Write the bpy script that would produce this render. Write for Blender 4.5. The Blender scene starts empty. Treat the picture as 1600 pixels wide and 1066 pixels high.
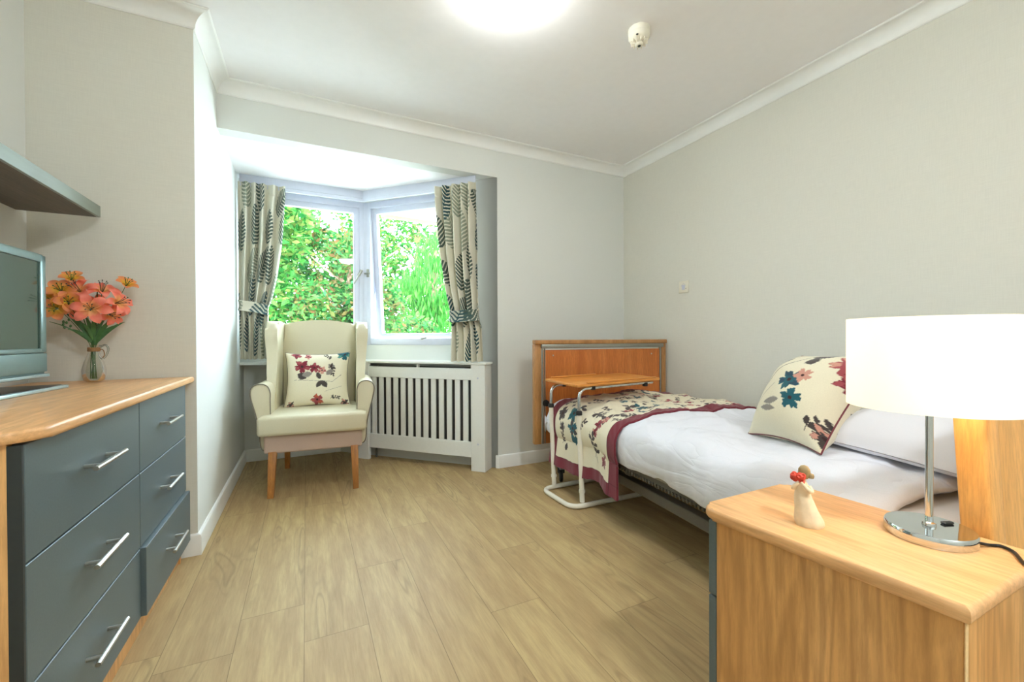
import bpy, bmesh, math, random
import numpy as np
from mathutils import Vector, Matrix, Euler, noise
random.seed(7)
PI = math.pi
SC = bpy.context.scene
COL = SC.collection
R = math.radians

# ------------------------------------------------------------------ node materials
def new_mat(name):
    m = bpy.data.materials.new(name); m.use_nodes = True
    nt = m.node_tree; nt.nodes.clear()
    return m, nt, nt.nodes, nt.links
def N(nt, t, **kw):
    n = nt.nodes.new(t)
    for k, v in kw.items():
        if k in n.inputs: n.inputs[k].default_value = v
        else: setattr(n, k, v)
    return n
def out(nt, sh):
    o = nt.nodes.new('ShaderNodeOutputMaterial'); nt.links.new(sh, o.inputs['Surface'])
def ramp(nt, fac, stops):
    r = nt.nodes.new('ShaderNodeValToRGB'); e = r.color_ramp.elements
    while len(e) < len(stops): e.new(.5)
    for i, (p, c) in enumerate(stops):
        e[i].position = p; e[i].color = (*c, 1)
    nt.links.new(fac, r.inputs['Fac']); return r.outputs['Color']
def s2l(c):
    return tuple(((x/255)/12.92 if x/255 <= .04045 else ((x/255+.055)/1.055)**2.4) for x in c)
def math_(nt, op, a, b=None, clamp=False):
    n = nt.nodes.new('ShaderNodeMath'); n.operation = op; n.use_clamp = clamp
    for i, v in enumerate((a, b)):
        if v is None: continue
        if isinstance(v, (int, float)): n.inputs[i].default_value = v
        else: nt.links.new(v, n.inputs[i])
    return n.outputs[0]
def mixc(nt, fac, a, b, mode='MIX'):
    n = nt.nodes.new('ShaderNodeMix'); n.data_type = 'RGBA'; n.blend_type = mode
    for s, v in (('Factor', fac), ('A', a), ('B', b)):
        i = [x for x in n.inputs if x.name == s and x.enabled][0]
        if isinstance(v, (int, float)): i.default_value = v
        elif isinstance(v, tuple): i.default_value = (*v, 1)
        else: nt.links.new(v, i)
    return [x for x in n.outputs if x.enabled][0]
def bump(nt, h, strength=.2, dist=.002):
    b = N(nt, 'ShaderNodeBump', Strength=strength, Distance=dist); nt.links.new(h, b.inputs['Height'])
    return b.outputs['Normal']

def plain(name, rgb, rough=.5, metal=0.0, nscale=40, var=.05, bstr=.05, bdist=.001, stretch=(1, 1, 1), coat=0, sheen=0, spec=.5):
    """one colour with a faint procedural mottling and bump"""
    m, nt, nd, lk = new_mat(name)
    tc = N(nt, 'ShaderNodeTexCoord'); mp = N(nt, 'ShaderNodeMapping'); mp.inputs['Scale'].default_value = stretch
    lk.new(tc.outputs['Object'], mp.inputs['Vector'])
    nz = N(nt, 'ShaderNodeTexNoise', Scale=float(nscale), Detail=4.0); lk.new(mp.outputs[0], nz.inputs['Vector'])
    c = s2l(rgb); lo = tuple(x*(1-var) for x in c); hi = tuple(min(1, x*(1+var)) for x in c)
    col = ramp(nt, nz.outputs['Fac'], [(.3, lo), (.7, hi)])
    p = N(nt, 'ShaderNodeBsdfPrincipled', Roughness=rough, Metallic=metal)
    p.inputs['Coat Weight'].default_value = coat; p.inputs['Sheen Weight'].default_value = sheen
    p.inputs['Specular IOR Level'].default_value = spec
    lk.new(col, p.inputs['Base Color'])
    if bstr: lk.new(bump(nt, nz.outputs['Fac'], bstr, bdist), p.inputs['Normal'])
    out(nt, p.outputs[0]); return m

def wood(name, cols, axis='Y', scale=1.0, rough=.4, ring=18, bstr=.08, line=.35):
    """grain running along one object axis, with long waving cathedral lines"""
    m, nt, nd, lk = new_mat(name)
    tc = N(nt, 'ShaderNodeTexCoord'); mp = N(nt, 'ShaderNodeMapping')
    k = {'X': (.09, 1, 1), 'Y': (1, .09, 1), 'Z': (1, 1, .09)}[axis]
    mp.inputs['Scale'].default_value = tuple(x*scale for x in k)
    lk.new(tc.outputs['Object'], mp.inputs['Vector'])
    big = N(nt, 'ShaderNodeTexNoise', Scale=7.0, Detail=3.0, Distortion=.6); lk.new(mp.outputs[0], big.inputs['Vector'])
    fine = N(nt, 'ShaderNodeTexNoise', Scale=90.0, Detail=5.0, Roughness=.7); lk.new(mp.outputs[0], fine.inputs['Vector'])
    w = math_(nt, 'MULTIPLY', big.outputs['Fac'], float(ring)); w = math_(nt, 'SINE', math_(nt, 'MULTIPLY', w, 2*PI))
    w = math_(nt, 'MULTIPLY', math_(nt, 'ADD', w, 1.0), .5); w = math_(nt, 'POWER', w, 2.5)
    base = ramp(nt, big.outputs['Fac'], [(.25, s2l(cols[0])), (.5, s2l(cols[1])), (.75, s2l(cols[2]))])
    dark = tuple(x*.62 for x in s2l(cols[0]))
    f1 = math_(nt, 'MULTIPLY', w, line)
    c1 = mixc(nt, f1, base, dark)
    f2 = ramp(nt, fine.outputs['Fac'], [(.36, (.5, .5, .5)), (.60, (.0, .0, .0))])
    c2 = mixc(nt, f2, c1, dark)
    p = N(nt, 'ShaderNodeBsdfPrincipled', Roughness=rough); lk.new(c2, p.inputs['Base Color'])
    lk.new(bump(nt, fine.outputs['Fac'], bstr, .0008), p.inputs['Normal'])
    out(nt, p.outputs[0]); return m

def floor_mat():
    m, nt, nd, lk = new_mat('floor_vinyl_planks')
    tc = N(nt, 'ShaderNodeTexCoord'); sp = N(nt, 'ShaderNodeSeparateXYZ'); lk.new(tc.outputs['Object'], sp.inputs[0])
    x, y = sp.outputs['X'], sp.outputs['Y']; W, L = .2035, 1.24
    xs = math_(nt, 'DIVIDE', math_(nt, 'ADD', x, .0135+10*W), W)
    row = math_(nt, 'FLOOR', xs); fx = math_(nt, 'FRACT', xs)
    wn = N(nt, 'ShaderNodeTexWhiteNoise', noise_dimensions='1D'); lk.new(row, wn.inputs['W'])
    ys = math_(nt, 'ADD', math_(nt, 'DIVIDE', math_(nt, 'ADD', y, 10.0), L), wn.outputs['Value'])
    cy = math_(nt, 'FLOOR', ys); fy = math_(nt, 'FRACT', ys)
    pid = math_(nt, 'ADD', math_(nt, 'MULTIPLY', row, 17.3), math_(nt, 'MULTIPLY', cy, 5.7))
    w2 = N(nt, 'ShaderNodeTexWhiteNoise', noise_dimensions='1D'); lk.new(pid, w2.inputs['W'])
    ex = math_(nt, 'MULTIPLY', math_(nt, 'MINIMUM', fx, math_(nt, 'SUBTRACT', 1.0, fx)), W)
    ey = math_(nt, 'MULTIPLY', math_(nt, 'MINIMUM', fy, math_(nt, 'SUBTRACT', 1.0, fy)), L)
    seam = math_(nt, 'LESS_THAN', math_(nt, 'MINIMUM', ex, ey), .0011)
    cb = N(nt, 'ShaderNodeCombineXYZ')
    lk.new(math_(nt, 'ADD', x, math_(nt, 'MULTIPLY', w2.outputs['Value'], 31.0)), cb.inputs[0])
    lk.new(math_(nt, 'MULTIPLY', y, .16), cb.inputs[1]); lk.new(pid, cb.inputs[2])
    big = N(nt, 'ShaderNodeTexNoise', Scale=6.0, Detail=2.0, Distortion=.5); lk.new(cb.outputs[0], big.inputs['Vector'])
    cb2 = N(nt, 'ShaderNodeCombineXYZ'); lk.new(x, cb2.inputs[0]); lk.new(math_(nt, 'MULTIPLY', y, .07), cb2.inputs[1]); lk.new(pid, cb2.inputs[2])
    fine = N(nt, 'ShaderNodeTexNoise', Scale=130.0, Detail=4.0, Roughness=.7); lk.new(cb2.outputs[0], fine.inputs['Vector'])
    med = N(nt, 'ShaderNodeTexNoise', Scale=1.6, Detail=3.0); lk.new(tc.outputs['Object'], med.inputs['Vector'])
    w = math_(nt, 'SINE', math_(nt, 'MULTIPLY', big.outputs['Fac'], 120.0))
    w = math_(nt, 'POWER', math_(nt, 'MULTIPLY', math_(nt, 'ADD', w, 1.0), .5), 3.0)
    # only some zones of some planks carry the heart-grain lines
    zone = ramp(nt, big.outputs['Fac'], [(.54, (0, 0, 0)), (.66, (1, 1, 1))])
    w = math_(nt, 'MULTIPLY', w, math_(nt, 'MULTIPLY', zone, .40))
    base = ramp(nt, w2.outputs['Value'], [(0, s2l((184, 158, 112))), (.5, s2l((194, 170, 120))), (1, s2l((188, 162, 116)))])
    base = mixc(nt, math_(nt, 'MULTIPLY', med.outputs['Fac'], .30), base, s2l((156, 134, 100)))
    cb3 = N(nt, 'ShaderNodeCombineXYZ'); lk.new(x, cb3.inputs[0]); lk.new(math_(nt, 'MULTIPLY', y, .12), cb3.inputs[1]); lk.new(pid, cb3.inputs[2])
    strk = N(nt, 'ShaderNodeTexNoise', Scale=22.0, Detail=3.0); lk.new(cb3.outputs[0], strk.inputs['Vector'])
    base = mixc(nt, ramp(nt, strk.outputs['Fac'], [(.42, (.45, .45, .45)), (.62, (0, 0, 0))]), base, s2l((156, 126, 88)))
    c1 = mixc(nt, w, base, s2l((112, 92, 66)))
    f2 = ramp(nt, fine.outputs['Fac'], [(.36, (.22, .22, .22)), (.62, (0, 0, 0))])
    c2 = mixc(nt, f2, c1, s2l((118, 98, 72)))
    c3 = mixc(nt, math_(nt, 'MULTIPLY', seam, .55), c2, s2l((88, 70, 50)))
    p = N(nt, 'ShaderNodeBsdfPrincipled'); p.inputs['Specular IOR Level'].default_value = .28; lk.new(c3, p.inputs['Base Color'])
    lk.new(ramp(nt, fine.outputs['Fac'], [(.3, (.58, .58, .58)), (.7, (.48, .48, .48))]), p.inputs['Roughness'])
    hgt = math_(nt, 'SUBTRACT', fine.outputs['Fac'], seam)
    lk.new(bump(nt, hgt, .12, .0008), p.inputs['Normal'])
    out(nt, p.outputs[0]); return m

def wall_mat(name, rgb, weave=True):
    """vinyl wall covering with a fine linen weave"""
    m, nt, nd, lk = new_mat(name)
    tc = N(nt, 'ShaderNodeTexCoord')
    a = N(nt, 'ShaderNodeMapping'); a.inputs['Scale'].default_value = (420, 420, 16); lk.new(tc.outputs['Object'], a.inputs['Vector'])
    b = N(nt, 'ShaderNodeMapping'); b.inputs['Scale'].default_value = (16, 16, 420); lk.new(tc.outputs['Object'], b.inputs['Vector'])
    n1 = N(nt, 'ShaderNodeTexNoise', Scale=1.0, Detail=2.0); lk.new(a.outputs[0], n1.inputs['Vector'])
    n2 = N(nt, 'ShaderNodeTexNoise', Scale=1.0, Detail=2.0); lk.new(b.outputs[0], n2.inputs['Vector'])
    s = math_(nt, 'MULTIPLY', math_(nt, 'ADD', n1.outputs['Fac'], n2.outputs['Fac']), .5)
    c = s2l(rgb); k = .028 if weave else .008
    col = ramp(nt, s, [(.38, tuple(x*(1-k) for x in c)), (.62, tuple(min(1, x*(1+k)) for x in c))])
    p = N(nt, 'ShaderNodeBsdfPrincipled', Roughness=.75); p.inputs['Specular IOR Level'].default_value = .25
    lk.new(col, p.inputs['Base Color'])
    lk.new(bump(nt, s, .12 if weave else .03, .001), p.inputs['Normal'])
    out(nt, p.outputs[0]); return m

def attr_mat(name, rough=.85, weave=700, sheen=.2, transl=0):
    """printed cloth: the print is stored as the mesh colour 'print', the weave is procedural"""
    m, nt, nd, lk = new_mat(name)
    at = N(nt, 'ShaderNodeAttribute', attribute_name='print')
    tc = N(nt, 'ShaderNodeTexCoord')
    nz = N(nt, 'ShaderNodeTexNoise', Scale=float(weave), Detail=2.0); lk.new(tc.outputs['Object'], nz.inputs['Vector'])
    dk = ramp(nt, nz.outputs['Fac'], [(.35, (.86, .86, .86)), (.65, (1, 1, 1))])
    col = mixc(nt, 1.0, at.outputs['Color'], dk, 'MULTIPLY')
    p = N(nt, 'ShaderNodeBsdfPrincipled', Roughness=rough); p.inputs['Sheen Weight'].default_value = sheen
    p.inputs['Specular IOR Level'].default_value = .2
    lk.new(col, p.inputs['Base Color']); lk.new(bump(nt, nz.outputs['Fac'], .25, .0006), p.inputs['Normal'])
    sh = p.outputs[0]
    if transl:
        t = N(nt, 'ShaderNodeBsdfTranslucent'); lk.new(col, t.inputs['Color'])
        mx = N(nt, 'ShaderNodeMixShader', Fac=transl); lk.new(sh, mx.inputs[1]); lk.new(t.outputs[0], mx.inputs[2]); sh = mx.outputs[0]
    out(nt, sh); return m

def emit_mat(name, rgb, strength, nscale=3):
    m, nt, nd, lk = new_mat(name)
    tc = N(nt, 'ShaderNodeTexCoord'); nz = N(nt, 'ShaderNodeTexNoise', Scale=float(nscale)); lk.new(tc.outputs['Object'], nz.inputs['Vector'])
    c = tuple(x for x in rgb)
    col = ramp(nt, nz.outputs['Fac'], [(.3, tuple(x*.98 for x in c)), (.7, c)])
    e = N(nt, 'ShaderNodeEmission', Strength=strength); lk.new(col, e.inputs['Color']); out(nt, e.outputs[0]); return m

def glass_mat(name, tint=(1, 1, 1), refl=.12, rough=.0):
    m, nt, nd, lk = new_mat(name)
    t = N(nt, 'ShaderNodeBsdfTransparent', Color=(*tint, 1)); g = N(nt, 'ShaderNodeBsdfGlossy', Roughness=rough)
    fr = N(nt, 'ShaderNodeFresnel', IOR=1.45); f = math_(nt, 'MULTIPLY', fr.outputs[0], refl*8, True)
    mx = N(nt, 'ShaderNodeMixShader'); lk.new(f, mx.inputs[0]); lk.new(t.outputs[0], mx.inputs[1]); lk.new(g.outputs[0], mx.inputs[2])
    out(nt, mx.outputs[0]); return m

def leaf_mat(name, cols, tr=.5):
    m, nt, nd, lk = new_mat(name)
    g = N(nt, 'ShaderNodeNewGeometry')
    col = ramp(nt, g.outputs['Random Per Island'], [(i/(len(cols)-1), s2l(c)) for i, c in enumerate(cols)])
    d = N(nt, 'ShaderNodeBsdfDiffuse'); t = N(nt, 'ShaderNodeBsdfTranslucent'); lk.new(col, d.inputs[0]); lk.new(col, t.inputs[0])
    mx = N(nt, 'ShaderNodeMixShader', Fac=tr); lk.new(d.outputs[0], mx.inputs[1]); lk.new(t.outputs[0], mx.inputs[2])
    out(nt, mx.outputs[0]); return m

M = {}
M['floor'] = floor_mat()
M['wall'] = wall_mat('linen_wallcovering', (217, 216, 206))
M['wall2'] = wall_mat('pale_wall_paint', (218, 221, 217), False)
M['ceil'] = plain('ceiling_paint', (242, 242, 244), .85, nscale=20, var=.01, bstr=.02)
M['white'] = plain('white_gloss_paint', (236, 238, 236), .35, nscale=15, var=.01, bstr=.02)
M['upvc'] = plain('white_upvc', (204, 208, 222), .25, nscale=12, var=.01, bstr=0)
M['cover'] = plain('radiator_cover_paint', (228, 230, 226), .4, nscale=60, var=.015, bstr=.03)
M['radiator'] = plain('radiator_slot_shade', (92, 92, 90), .4, nscale=30, var=.02)  # white radiator coloured dark grey: shade behind the cover slots in the base colour
M['oak'] = wood('oak_laminate', [(222, 166, 108), (236, 184, 128), (242, 198, 148)], 'Y', 1.0, .35, 8, line=.24)
M['oakz'] = wood('oak_laminate_upright', [(198, 142, 82), (222, 168, 104), (236, 188, 128)], 'Z', .8, .42, 13, line=.42)
M['oakedge'] = plain('oak_edge_strip', (232, 200, 150), .45, nscale=120, var=.1)
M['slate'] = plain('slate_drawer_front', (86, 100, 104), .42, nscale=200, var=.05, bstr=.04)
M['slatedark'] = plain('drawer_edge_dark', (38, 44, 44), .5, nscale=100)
M['steel'] = plain('brushed_steel', (200, 198, 190), .28, 1.0, 200, .06, .05, stretch=(1, .1, 1))
M['chrome'] = plain('polished_chrome', (215, 220, 222), .06, 1.0, 20, .02, 0)
M['shelf'] = wood('shelf_walnut', [(78, 64, 52), (94, 80, 66), (106, 92, 78)], 'Y', 1.5, .45, 10)
M['shelfedge'] = plain('shelf_edge', (130, 142, 132), .35, nscale=60, var=.05, stretch=(1, .1, 1))
M['tvplastic'] = plain('tv_silver_plastic', (112, 136, 132), .3, .35, 80, .03, .02)
M['tvlight'] = plain('tv_silver_trim', (176, 200, 202), .22, .5, 60, .03, .0)
M['black'] = plain('black_plastic', (24, 25, 26), .35, 0, 60)
M['screen'] = plain('tv_screen_green_reflection', (52, 76, 66), .10, 0, 3, .15, 0, coat=.6)  # green reflection of the window is put into the base colour
M['beech'] = wood('beech_legs', [(160, 104, 50), (186, 126, 64), (200, 140, 76)], 'Z', 2.0, .4, 6, line=.15)
M['vinyl'] = plain('chair_vinyl', (208, 200, 172), .42, 0, 350, .03, .08, .0006)
M['mauve'] = plain('chair_base_vinyl', (190, 166, 152), .5, 0, 350, .04, .08, .0006)
M['pipe'] = plain('grey_piping', (120, 112, 98), .5, 0, 200)
M['burg'] = plain('burgundy_piping', (110, 36, 46), .7, 0, 300, .08, .1, sheen=.3)
M['print'] = attr_mat('floral_print_cloth')
M['curtain'] = attr_mat('fern_print_curtain', .9, 500, .1, .12)
def duvet_mat():
    m, nt, nd, lk = new_mat('white_duvet_cotton')
    tc = N(nt, 'ShaderNodeTexCoord'); wp = N(nt, 'ShaderNodeMapping'); wp.inputs['Rotation'].default_value = (0, 0, R(35)); wp.inputs['Scale'].default_value = (1, .38, 1)
    lk.new(tc.outputs['Object'], wp.inputs['Vector'])
    n1 = N(nt, 'ShaderNodeTexNoise', Scale=7.0, Detail=3.0, Distortion=1.2); lk.new(wp.outputs[0], n1.inputs['Vector'])
    n2 = N(nt, 'ShaderNodeTexNoise', Scale=500.0, Detail=2.0); lk.new(tc.outputs['Object'], n2.inputs['Vector'])
    ridge = math_(nt, 'ABSOLUTE', math_(nt, 'SUBTRACT', n1.outputs['Fac'], .5)); ridge = math_(nt, 'POWER', ridge, .6)
    col = ramp(nt, n2.outputs['Fac'], [(.3, s2l((222, 224, 233))), (.7, s2l((228, 230, 239)))])
    b1 = N(nt, 'ShaderNodeBump', Strength=.36, Distance=.02); lk.new(ridge, b1.inputs['Height'])
    b2 = N(nt, 'ShaderNodeBump', Strength=.12, Distance=.0006); lk.new(n2.outputs['Fac'], b2.inputs['Height']); lk.new(b1.outputs[0], b2.inputs['Normal'])
    p = N(nt, 'ShaderNodeBsdfPrincipled', Roughness=.85); p.inputs['Specular IOR Level'].default_value = .2
    lk.new(col, p.inputs['Base Color']); lk.new(b2.outputs[0], p.inputs['Normal']); out(nt, p.outputs[0]); return m
M['duvet'] = duvet_mat()
M['sheet'] = plain('white_sheet', (224, 224, 230), .85, 0, 400, .01, .1, .0005)
M['matt'] = plain('mattress_ticking', (210, 210, 214), .8, 0, 200, .02, .1)
M['bedwood'] = wood('footboard_beech', [(186, 104, 44), (204, 120, 54), (214, 134, 66)], 'Z', 2.2, .38, 5, line=.12)
M['bedpost'] = wood('footboard_post', [(160, 112, 62), (182, 132, 78), (196, 148, 92)], 'Z', 2.0, .4, 5, line=.12)
M['headwood'] = wood('headboard_beech', [(214, 156, 84), (228, 170, 96), (238, 184, 110)], 'Z', 2.2, .36, 5, line=.12)
M['rail'] = plain('bed_frame_metal', (150, 150, 140), .4, .7, 100, .05)
M['darkmetal'] = plain('dark_frame_metal', (104, 100, 92), .5, .3, 100, .05)
M['tubewhite'] = plain('white_tube_enamel', (232, 228, 214), .35, 0, 60, .02, .02)
M['traytop'] = wood('tray_beech', [(208, 132, 54), (224, 148, 66), (234, 164, 84)], 'X', 1.6, .35, 7, line=.15)
M['rubber'] = plain('black_rubber', (30, 30, 30), .6, 0, 60)
M['figure'] = plain('figurine_cream', (226, 208, 176), .6, 0, 70, .08, .2, .002)
M['figskin'] = plain('figurine_hair', (150, 128, 88), .6, 0, 90, .12, .3, .002)
M['redflower'] = plain('figurine_red_flower', (196, 58, 36), .5, 0, 60, .25, .1)
M['plastic'] = plain('white_plastic', (228, 224, 208), .35, 0, 60, .01, 0)
M['darkhole'] = plain('dark_vent', (60, 64, 56), .6, 0, 60)
M['stemgreen'] = plain('stem_green', (58, 104, 52), .5, 0, 60, .2)
M['twine'] = plain('twine', (150, 116, 78), .9, 0, 300, .2, .3)
M['glass'] = glass_mat('window_glass', (.98, 1, .99), .06)
M['vaseglass'] = glass_mat('vase_glass', (.86, .90, .87), .30)
M['bark'] = plain('bark', (120, 96, 76), .9, 0, 14, .3, .6, .01, stretch=(1, 1, .3))
M['bounce_ground'] = plain('pale_bounce_ground', (218, 216, 210), .95, 0, 8, .3, .5, .02)  # ground made pale to bounce neutral daylight in through the bay
M['render'] = plain('outside_render', (214, 208, 190), .9, 0, 30, .05, .1)
M['soffit'] = plain('white_soffit', (240, 240, 236), .5, 0, 10, .01, 0)
M['fascia'] = plain('cream_fascia', (150, 134, 100), .6, 0, 20, .03)

# ------------------------------------------------------------------ mesh helpers
def finish(name, bm, mat, parent=None, smooth=30, mats=None):
    bmesh.ops.recalc_face_normals(bm, faces=bm.faces)
    me = bpy.data.meshes.new(name); bm.to_mesh(me); bm.free()
    if mats:
        for x in mats: me.materials.append(x)
    else: me.materials.append(mat)
    if smooth:
        me.shade_smooth(); me.set_sharp_from_angle(angle=R(smooth))
    o = bpy.data.objects.new(name, me); COL.objects.link(o)
    if parent: o.parent = parent
    return o
def bm_new(): return bmesh.new()
def add_box(bm, x0, x1, y0, y1, z0, z1, bev=0, seg=2, mtx=None):
    r = bmesh.ops.create_cube(bm, size=1.0)
    vs = r['verts']
    for v in vs:
        v.co = Vector(((x0+x1)/2+v.co.x*(x1-x0), (y0+y1)/2+v.co.y*(y1-y0), (z0+z1)/2+v.co.z*(z1-z0)))
    es = list({e for v in vs for e in v.link_edges})
    if bev:
        b = bmesh.ops.bevel(bm, geom=es, offset=bev, segments=seg, affect='EDGES', profile=.5)
        vs = list({v for f in b['faces'] for v in f.verts} | {v for v in vs if v.is_valid})
    if mtx is not None: bmesh.ops.transform(bm, matrix=mtx, verts=vs)
    return vs
def box(name, x0, x1, y0, y1, z0, z1, mat, parent=None, bev=0, seg=2, mtx=None):
    bm = bm_new(); add_box(bm, x0, x1, y0, y1, z0, z1, bev, seg, mtx); return finish(name, bm, mat, parent)
def add_prism(bm, pts, z0, z1, bev=0, seg=2, mtx=None, bev_side=False):
    """polygon pts (x,y) extruded z0..z1"""
    lo = [bm.verts.new((x, y, z0)) for x, y in pts]; hi = [bm.verts.new((x, y, z1)) for x, y in pts]
    n = len(pts); fb = bm.faces.new(lo[::-1]); ft = bm.faces.new(hi)
    for i in range(n): bm.faces.new((lo[i], lo[(i+1) % n], hi[(i+1) % n], hi[i]))
    vs = lo+hi
    if bev:
        es = list(fb.edges)+list(ft.edges)
        if bev_side: es += [e for v in lo for e in v.link_edges if e.other_vert(v) in hi]
        b = bmesh.ops.bevel(bm, geom=es, offset=bev, segments=seg, affect='EDGES', profile=.5)
        vs = list({v for f in b['faces'] for v in f.verts} | {v for v in vs if v.is_valid})
    if mtx is not None: bmesh.ops.transform(bm, matrix=mtx, verts=vs)
    return vs
def catmull(P, n=8, closed=False):
    P = [Vector(p) for p in P]; out_ = []
    m = len(P)
    for i in range(m if closed else m-1):
        if closed: a, b, c, d = P[i-1], P[i], P[(i+1) % m], P[(i+2) % m]
        else: a, b, c, d = P[max(i-1, 0)], P[i], P[i+1], P[min(i+2, m-1)]
        for k in range(n):
            t = k/n
            out_.append(.5*((2*b)+(c-a)*t+(2*a-5*b+4*c-d)*t*t+(3*b-a-3*c+d)*t**3))
    if not closed: out_.append(P[-1])
    return out_
def fillet(P, r, n=6):
    """polyline with rounded corners"""
    P = [Vector(p) for p in P]; o = [P[0]]
    for i in range(1, len(P)-1):
        a, b, c = P[i-1], P[i], P[i+1]
        rr = min(r, (a-b).length*.49, (c-b).length*.49)
        s, e = b+(a-b).normalized()*rr, b+(c-b).normalized()*rr
        for k in range(n+1):
            t = k/n; o.append((1-t)**2*s+2*t*(1-t)*b+t*t*e)
    o.append(P[-1]); return o
def add_tube(bm, P, r, sides=10, closed=False, caps=True, radii=None):
    P = [Vector(p) for p in P]; n = len(P); rings = []
    prev = None
    for i in range(n):
        if closed: t = P[(i+1) % n]-P[i-1]
        else: t = P[min(i+1, n-1)]-P[max(i-1, 0)]
        if t.length < 1e-9: t = Vector((0, 0, 1))
        t.normalize()
        if prev is None:
            u = t.orthogonal().normalized()
        else:
            u = prev-t*prev.dot(t)
            u = u.normalized() if u.length > 1e-6 else t.orthogonal().normalized()
        prev = u; w = t.cross(u); rr = radii[i] if radii else r
        rings.append([bm.verts.new(P[i]+(u*math.cos(2*PI*k/sides)+w*math.sin(2*PI*k/sides))*rr) for k in range(sides)])
    for i in range(n if closed else n-1):
        a, b = rings[i], rings[(i+1) % n]
        for k in range(sides): bm.faces.new((a[k], a[(k+1) % sides], b[(k+1) % sides], b[k]))
    if caps and not closed:
        bm.faces.new(rings[0][::-1]); bm.faces.new(rings[-1])
    return [v for r_ in rings for v in r_]
def add_lathe(bm, prof, sides=32, center=(0, 0, 0), sx=1, sy=1):
    """prof: (r, z) list from bottom to top"""
    cx, cy, cz = center; rings = []; allv = []
    for r, z in prof:
        if r < 1e-6: v = bm.verts.new((cx, cy, cz+z)); rings.append([v]); allv.append(v)
        else:
            g = [bm.verts.new((cx+sx*r*math.cos(2*PI*k/sides), cy+sy*r*math.sin(2*PI*k/sides), cz+z)) for k in range(sides)]
            rings.append(g); allv += g
    for a, b in zip(rings, rings[1:]):
        for k in range(sides):
            k2 = (k+1) % sides
            if len(a) == 1 and len(b) == 1: continue
            if len(a) == 1: bm.faces.new((a[0], b[k2], b[k]))
            elif len(b) == 1: bm.faces.new((a[k], a[k2], b[0]))
            else: bm.faces.new((a[k], a[k2], b[k2], b[k]))
    return allv
def lathe(name, prof, mat, parent=None, sides=32, center=(0, 0, 0), smooth=40):
    bm = bm_new(); add_lathe(bm, prof, sides, center); return finish(name, bm, mat, parent, smooth)
def tube(name, P, r, mat, parent=None, sides=10, closed=False, radii=None):
    bm = bm_new(); add_tube(bm, P, r, sides, closed, True, radii); return finish(name, bm, mat, parent, 60)
def grid_mesh(name, V, mat, parent=None, colors=None, thick=0, wrap=False):
    """V: array (nu, nv, 3)"""
    V = np.asarray(V, float); nu, nv = V.shape[:2]
    idx = np.arange(nu*nv).reshape(nu, nv)
    a = idx[:-1, :-1].ravel(); b = idx[1:, :-1].ravel(); c = idx[1:, 1:].ravel(); d = idx[:-1, 1:].ravel()
    F = np.stack([a, b, c, d], 1)
    me = bpy.data.meshes.new(name); me.vertices.add(nu*nv); me.vertices.foreach_set('co', V.reshape(-1))
    me.loops.add(F.size); me.loops.foreach_set('vertex_index', F.ravel().astype(np.int32))
    me.polygons.add(len(F)); me.polygons.foreach_set('loop_start', (np.arange(len(F))*4).astype(np.int32))
    me.polygons.foreach_set('loop_total', np.full(len(F), 4, np.int32)); me.update(calc_edges=True)
    if colors is not None:
        at = me.color_attributes.new('print', 'FLOAT_COLOR', 'POINT')
        cc = np.ones((nu*nv, 4), np.float32); cc[:, :3] = np.asarray(colors).reshape(-1, 3); at.data.foreach_set('color', cc.ravel())
    me.materials.append(mat); me.shade_smooth()
    o = bpy.data.objects.new(name, me); COL.objects.link(o)
    if parent: o.parent = parent
    if thick:
        s = o.modifiers.new('cloth_thickness', 'SOLIDIFY'); s.thickness = thick; s.offset = -1
    return o
def sweep(name, path, prof, mat, closed=False, parent=None):
    """profile (d, z) swept along a flat path; d is the distance into the room (left of the path)"""
    P = [Vector((x, y)) for x, y in path]; n = len(P); offs = []
    for i in range(n):
        ds = []
        if closed or i > 0: ds.append((P[i]-P[i-1]).normalized())
        if closed or i < n-1: ds.append((P[(i+1) % n]-P[i]).normalized())
        ns = [Vector((-d.y, d.x)) for d in ds]
        if len(ns) == 2:
            m = (ns[0]+ns[1]).normalized(); m = m/max(.2, m.dot(ns[0]))
        else: m = ns[0]
        offs.append(m)
    bm = bm_new(); rings = []
    for p, m in zip(P, offs): rings.append([bm.verts.new((p.x+m.x*d, p.y+m.y*d, z)) for d, z in prof])
    k = len(prof)
    for i in range(n if closed else n-1):
        a, b = rings[i], rings[(i+1) % n]
        for j in range(k): bm.faces.new((a[j], a[(j+1) % k], b[(j+1) % k], b[j]))
    if not closed: bm.faces.new(rings[0]); bm.faces.new(rings[-1][::-1])
    return finish(name, bm, mat, parent, 25)

def struct(o):
    o['kind'] = 'structure'; return o
def tag(o, label, cat, group=None):
    o['label'] = label; o['category'] = cat
    if group: o['group'] = group
    return o
def thing(name, label, cat, loc=(0, 0, 0), rz=0, group=None):
    o = bpy.data.objects.new(name, None); COL.objects.link(o); o.empty_display_size = .05
    o.location = loc; o.rotation_euler = (0, 0, rz); return tag(o, label, cat, group)

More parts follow.
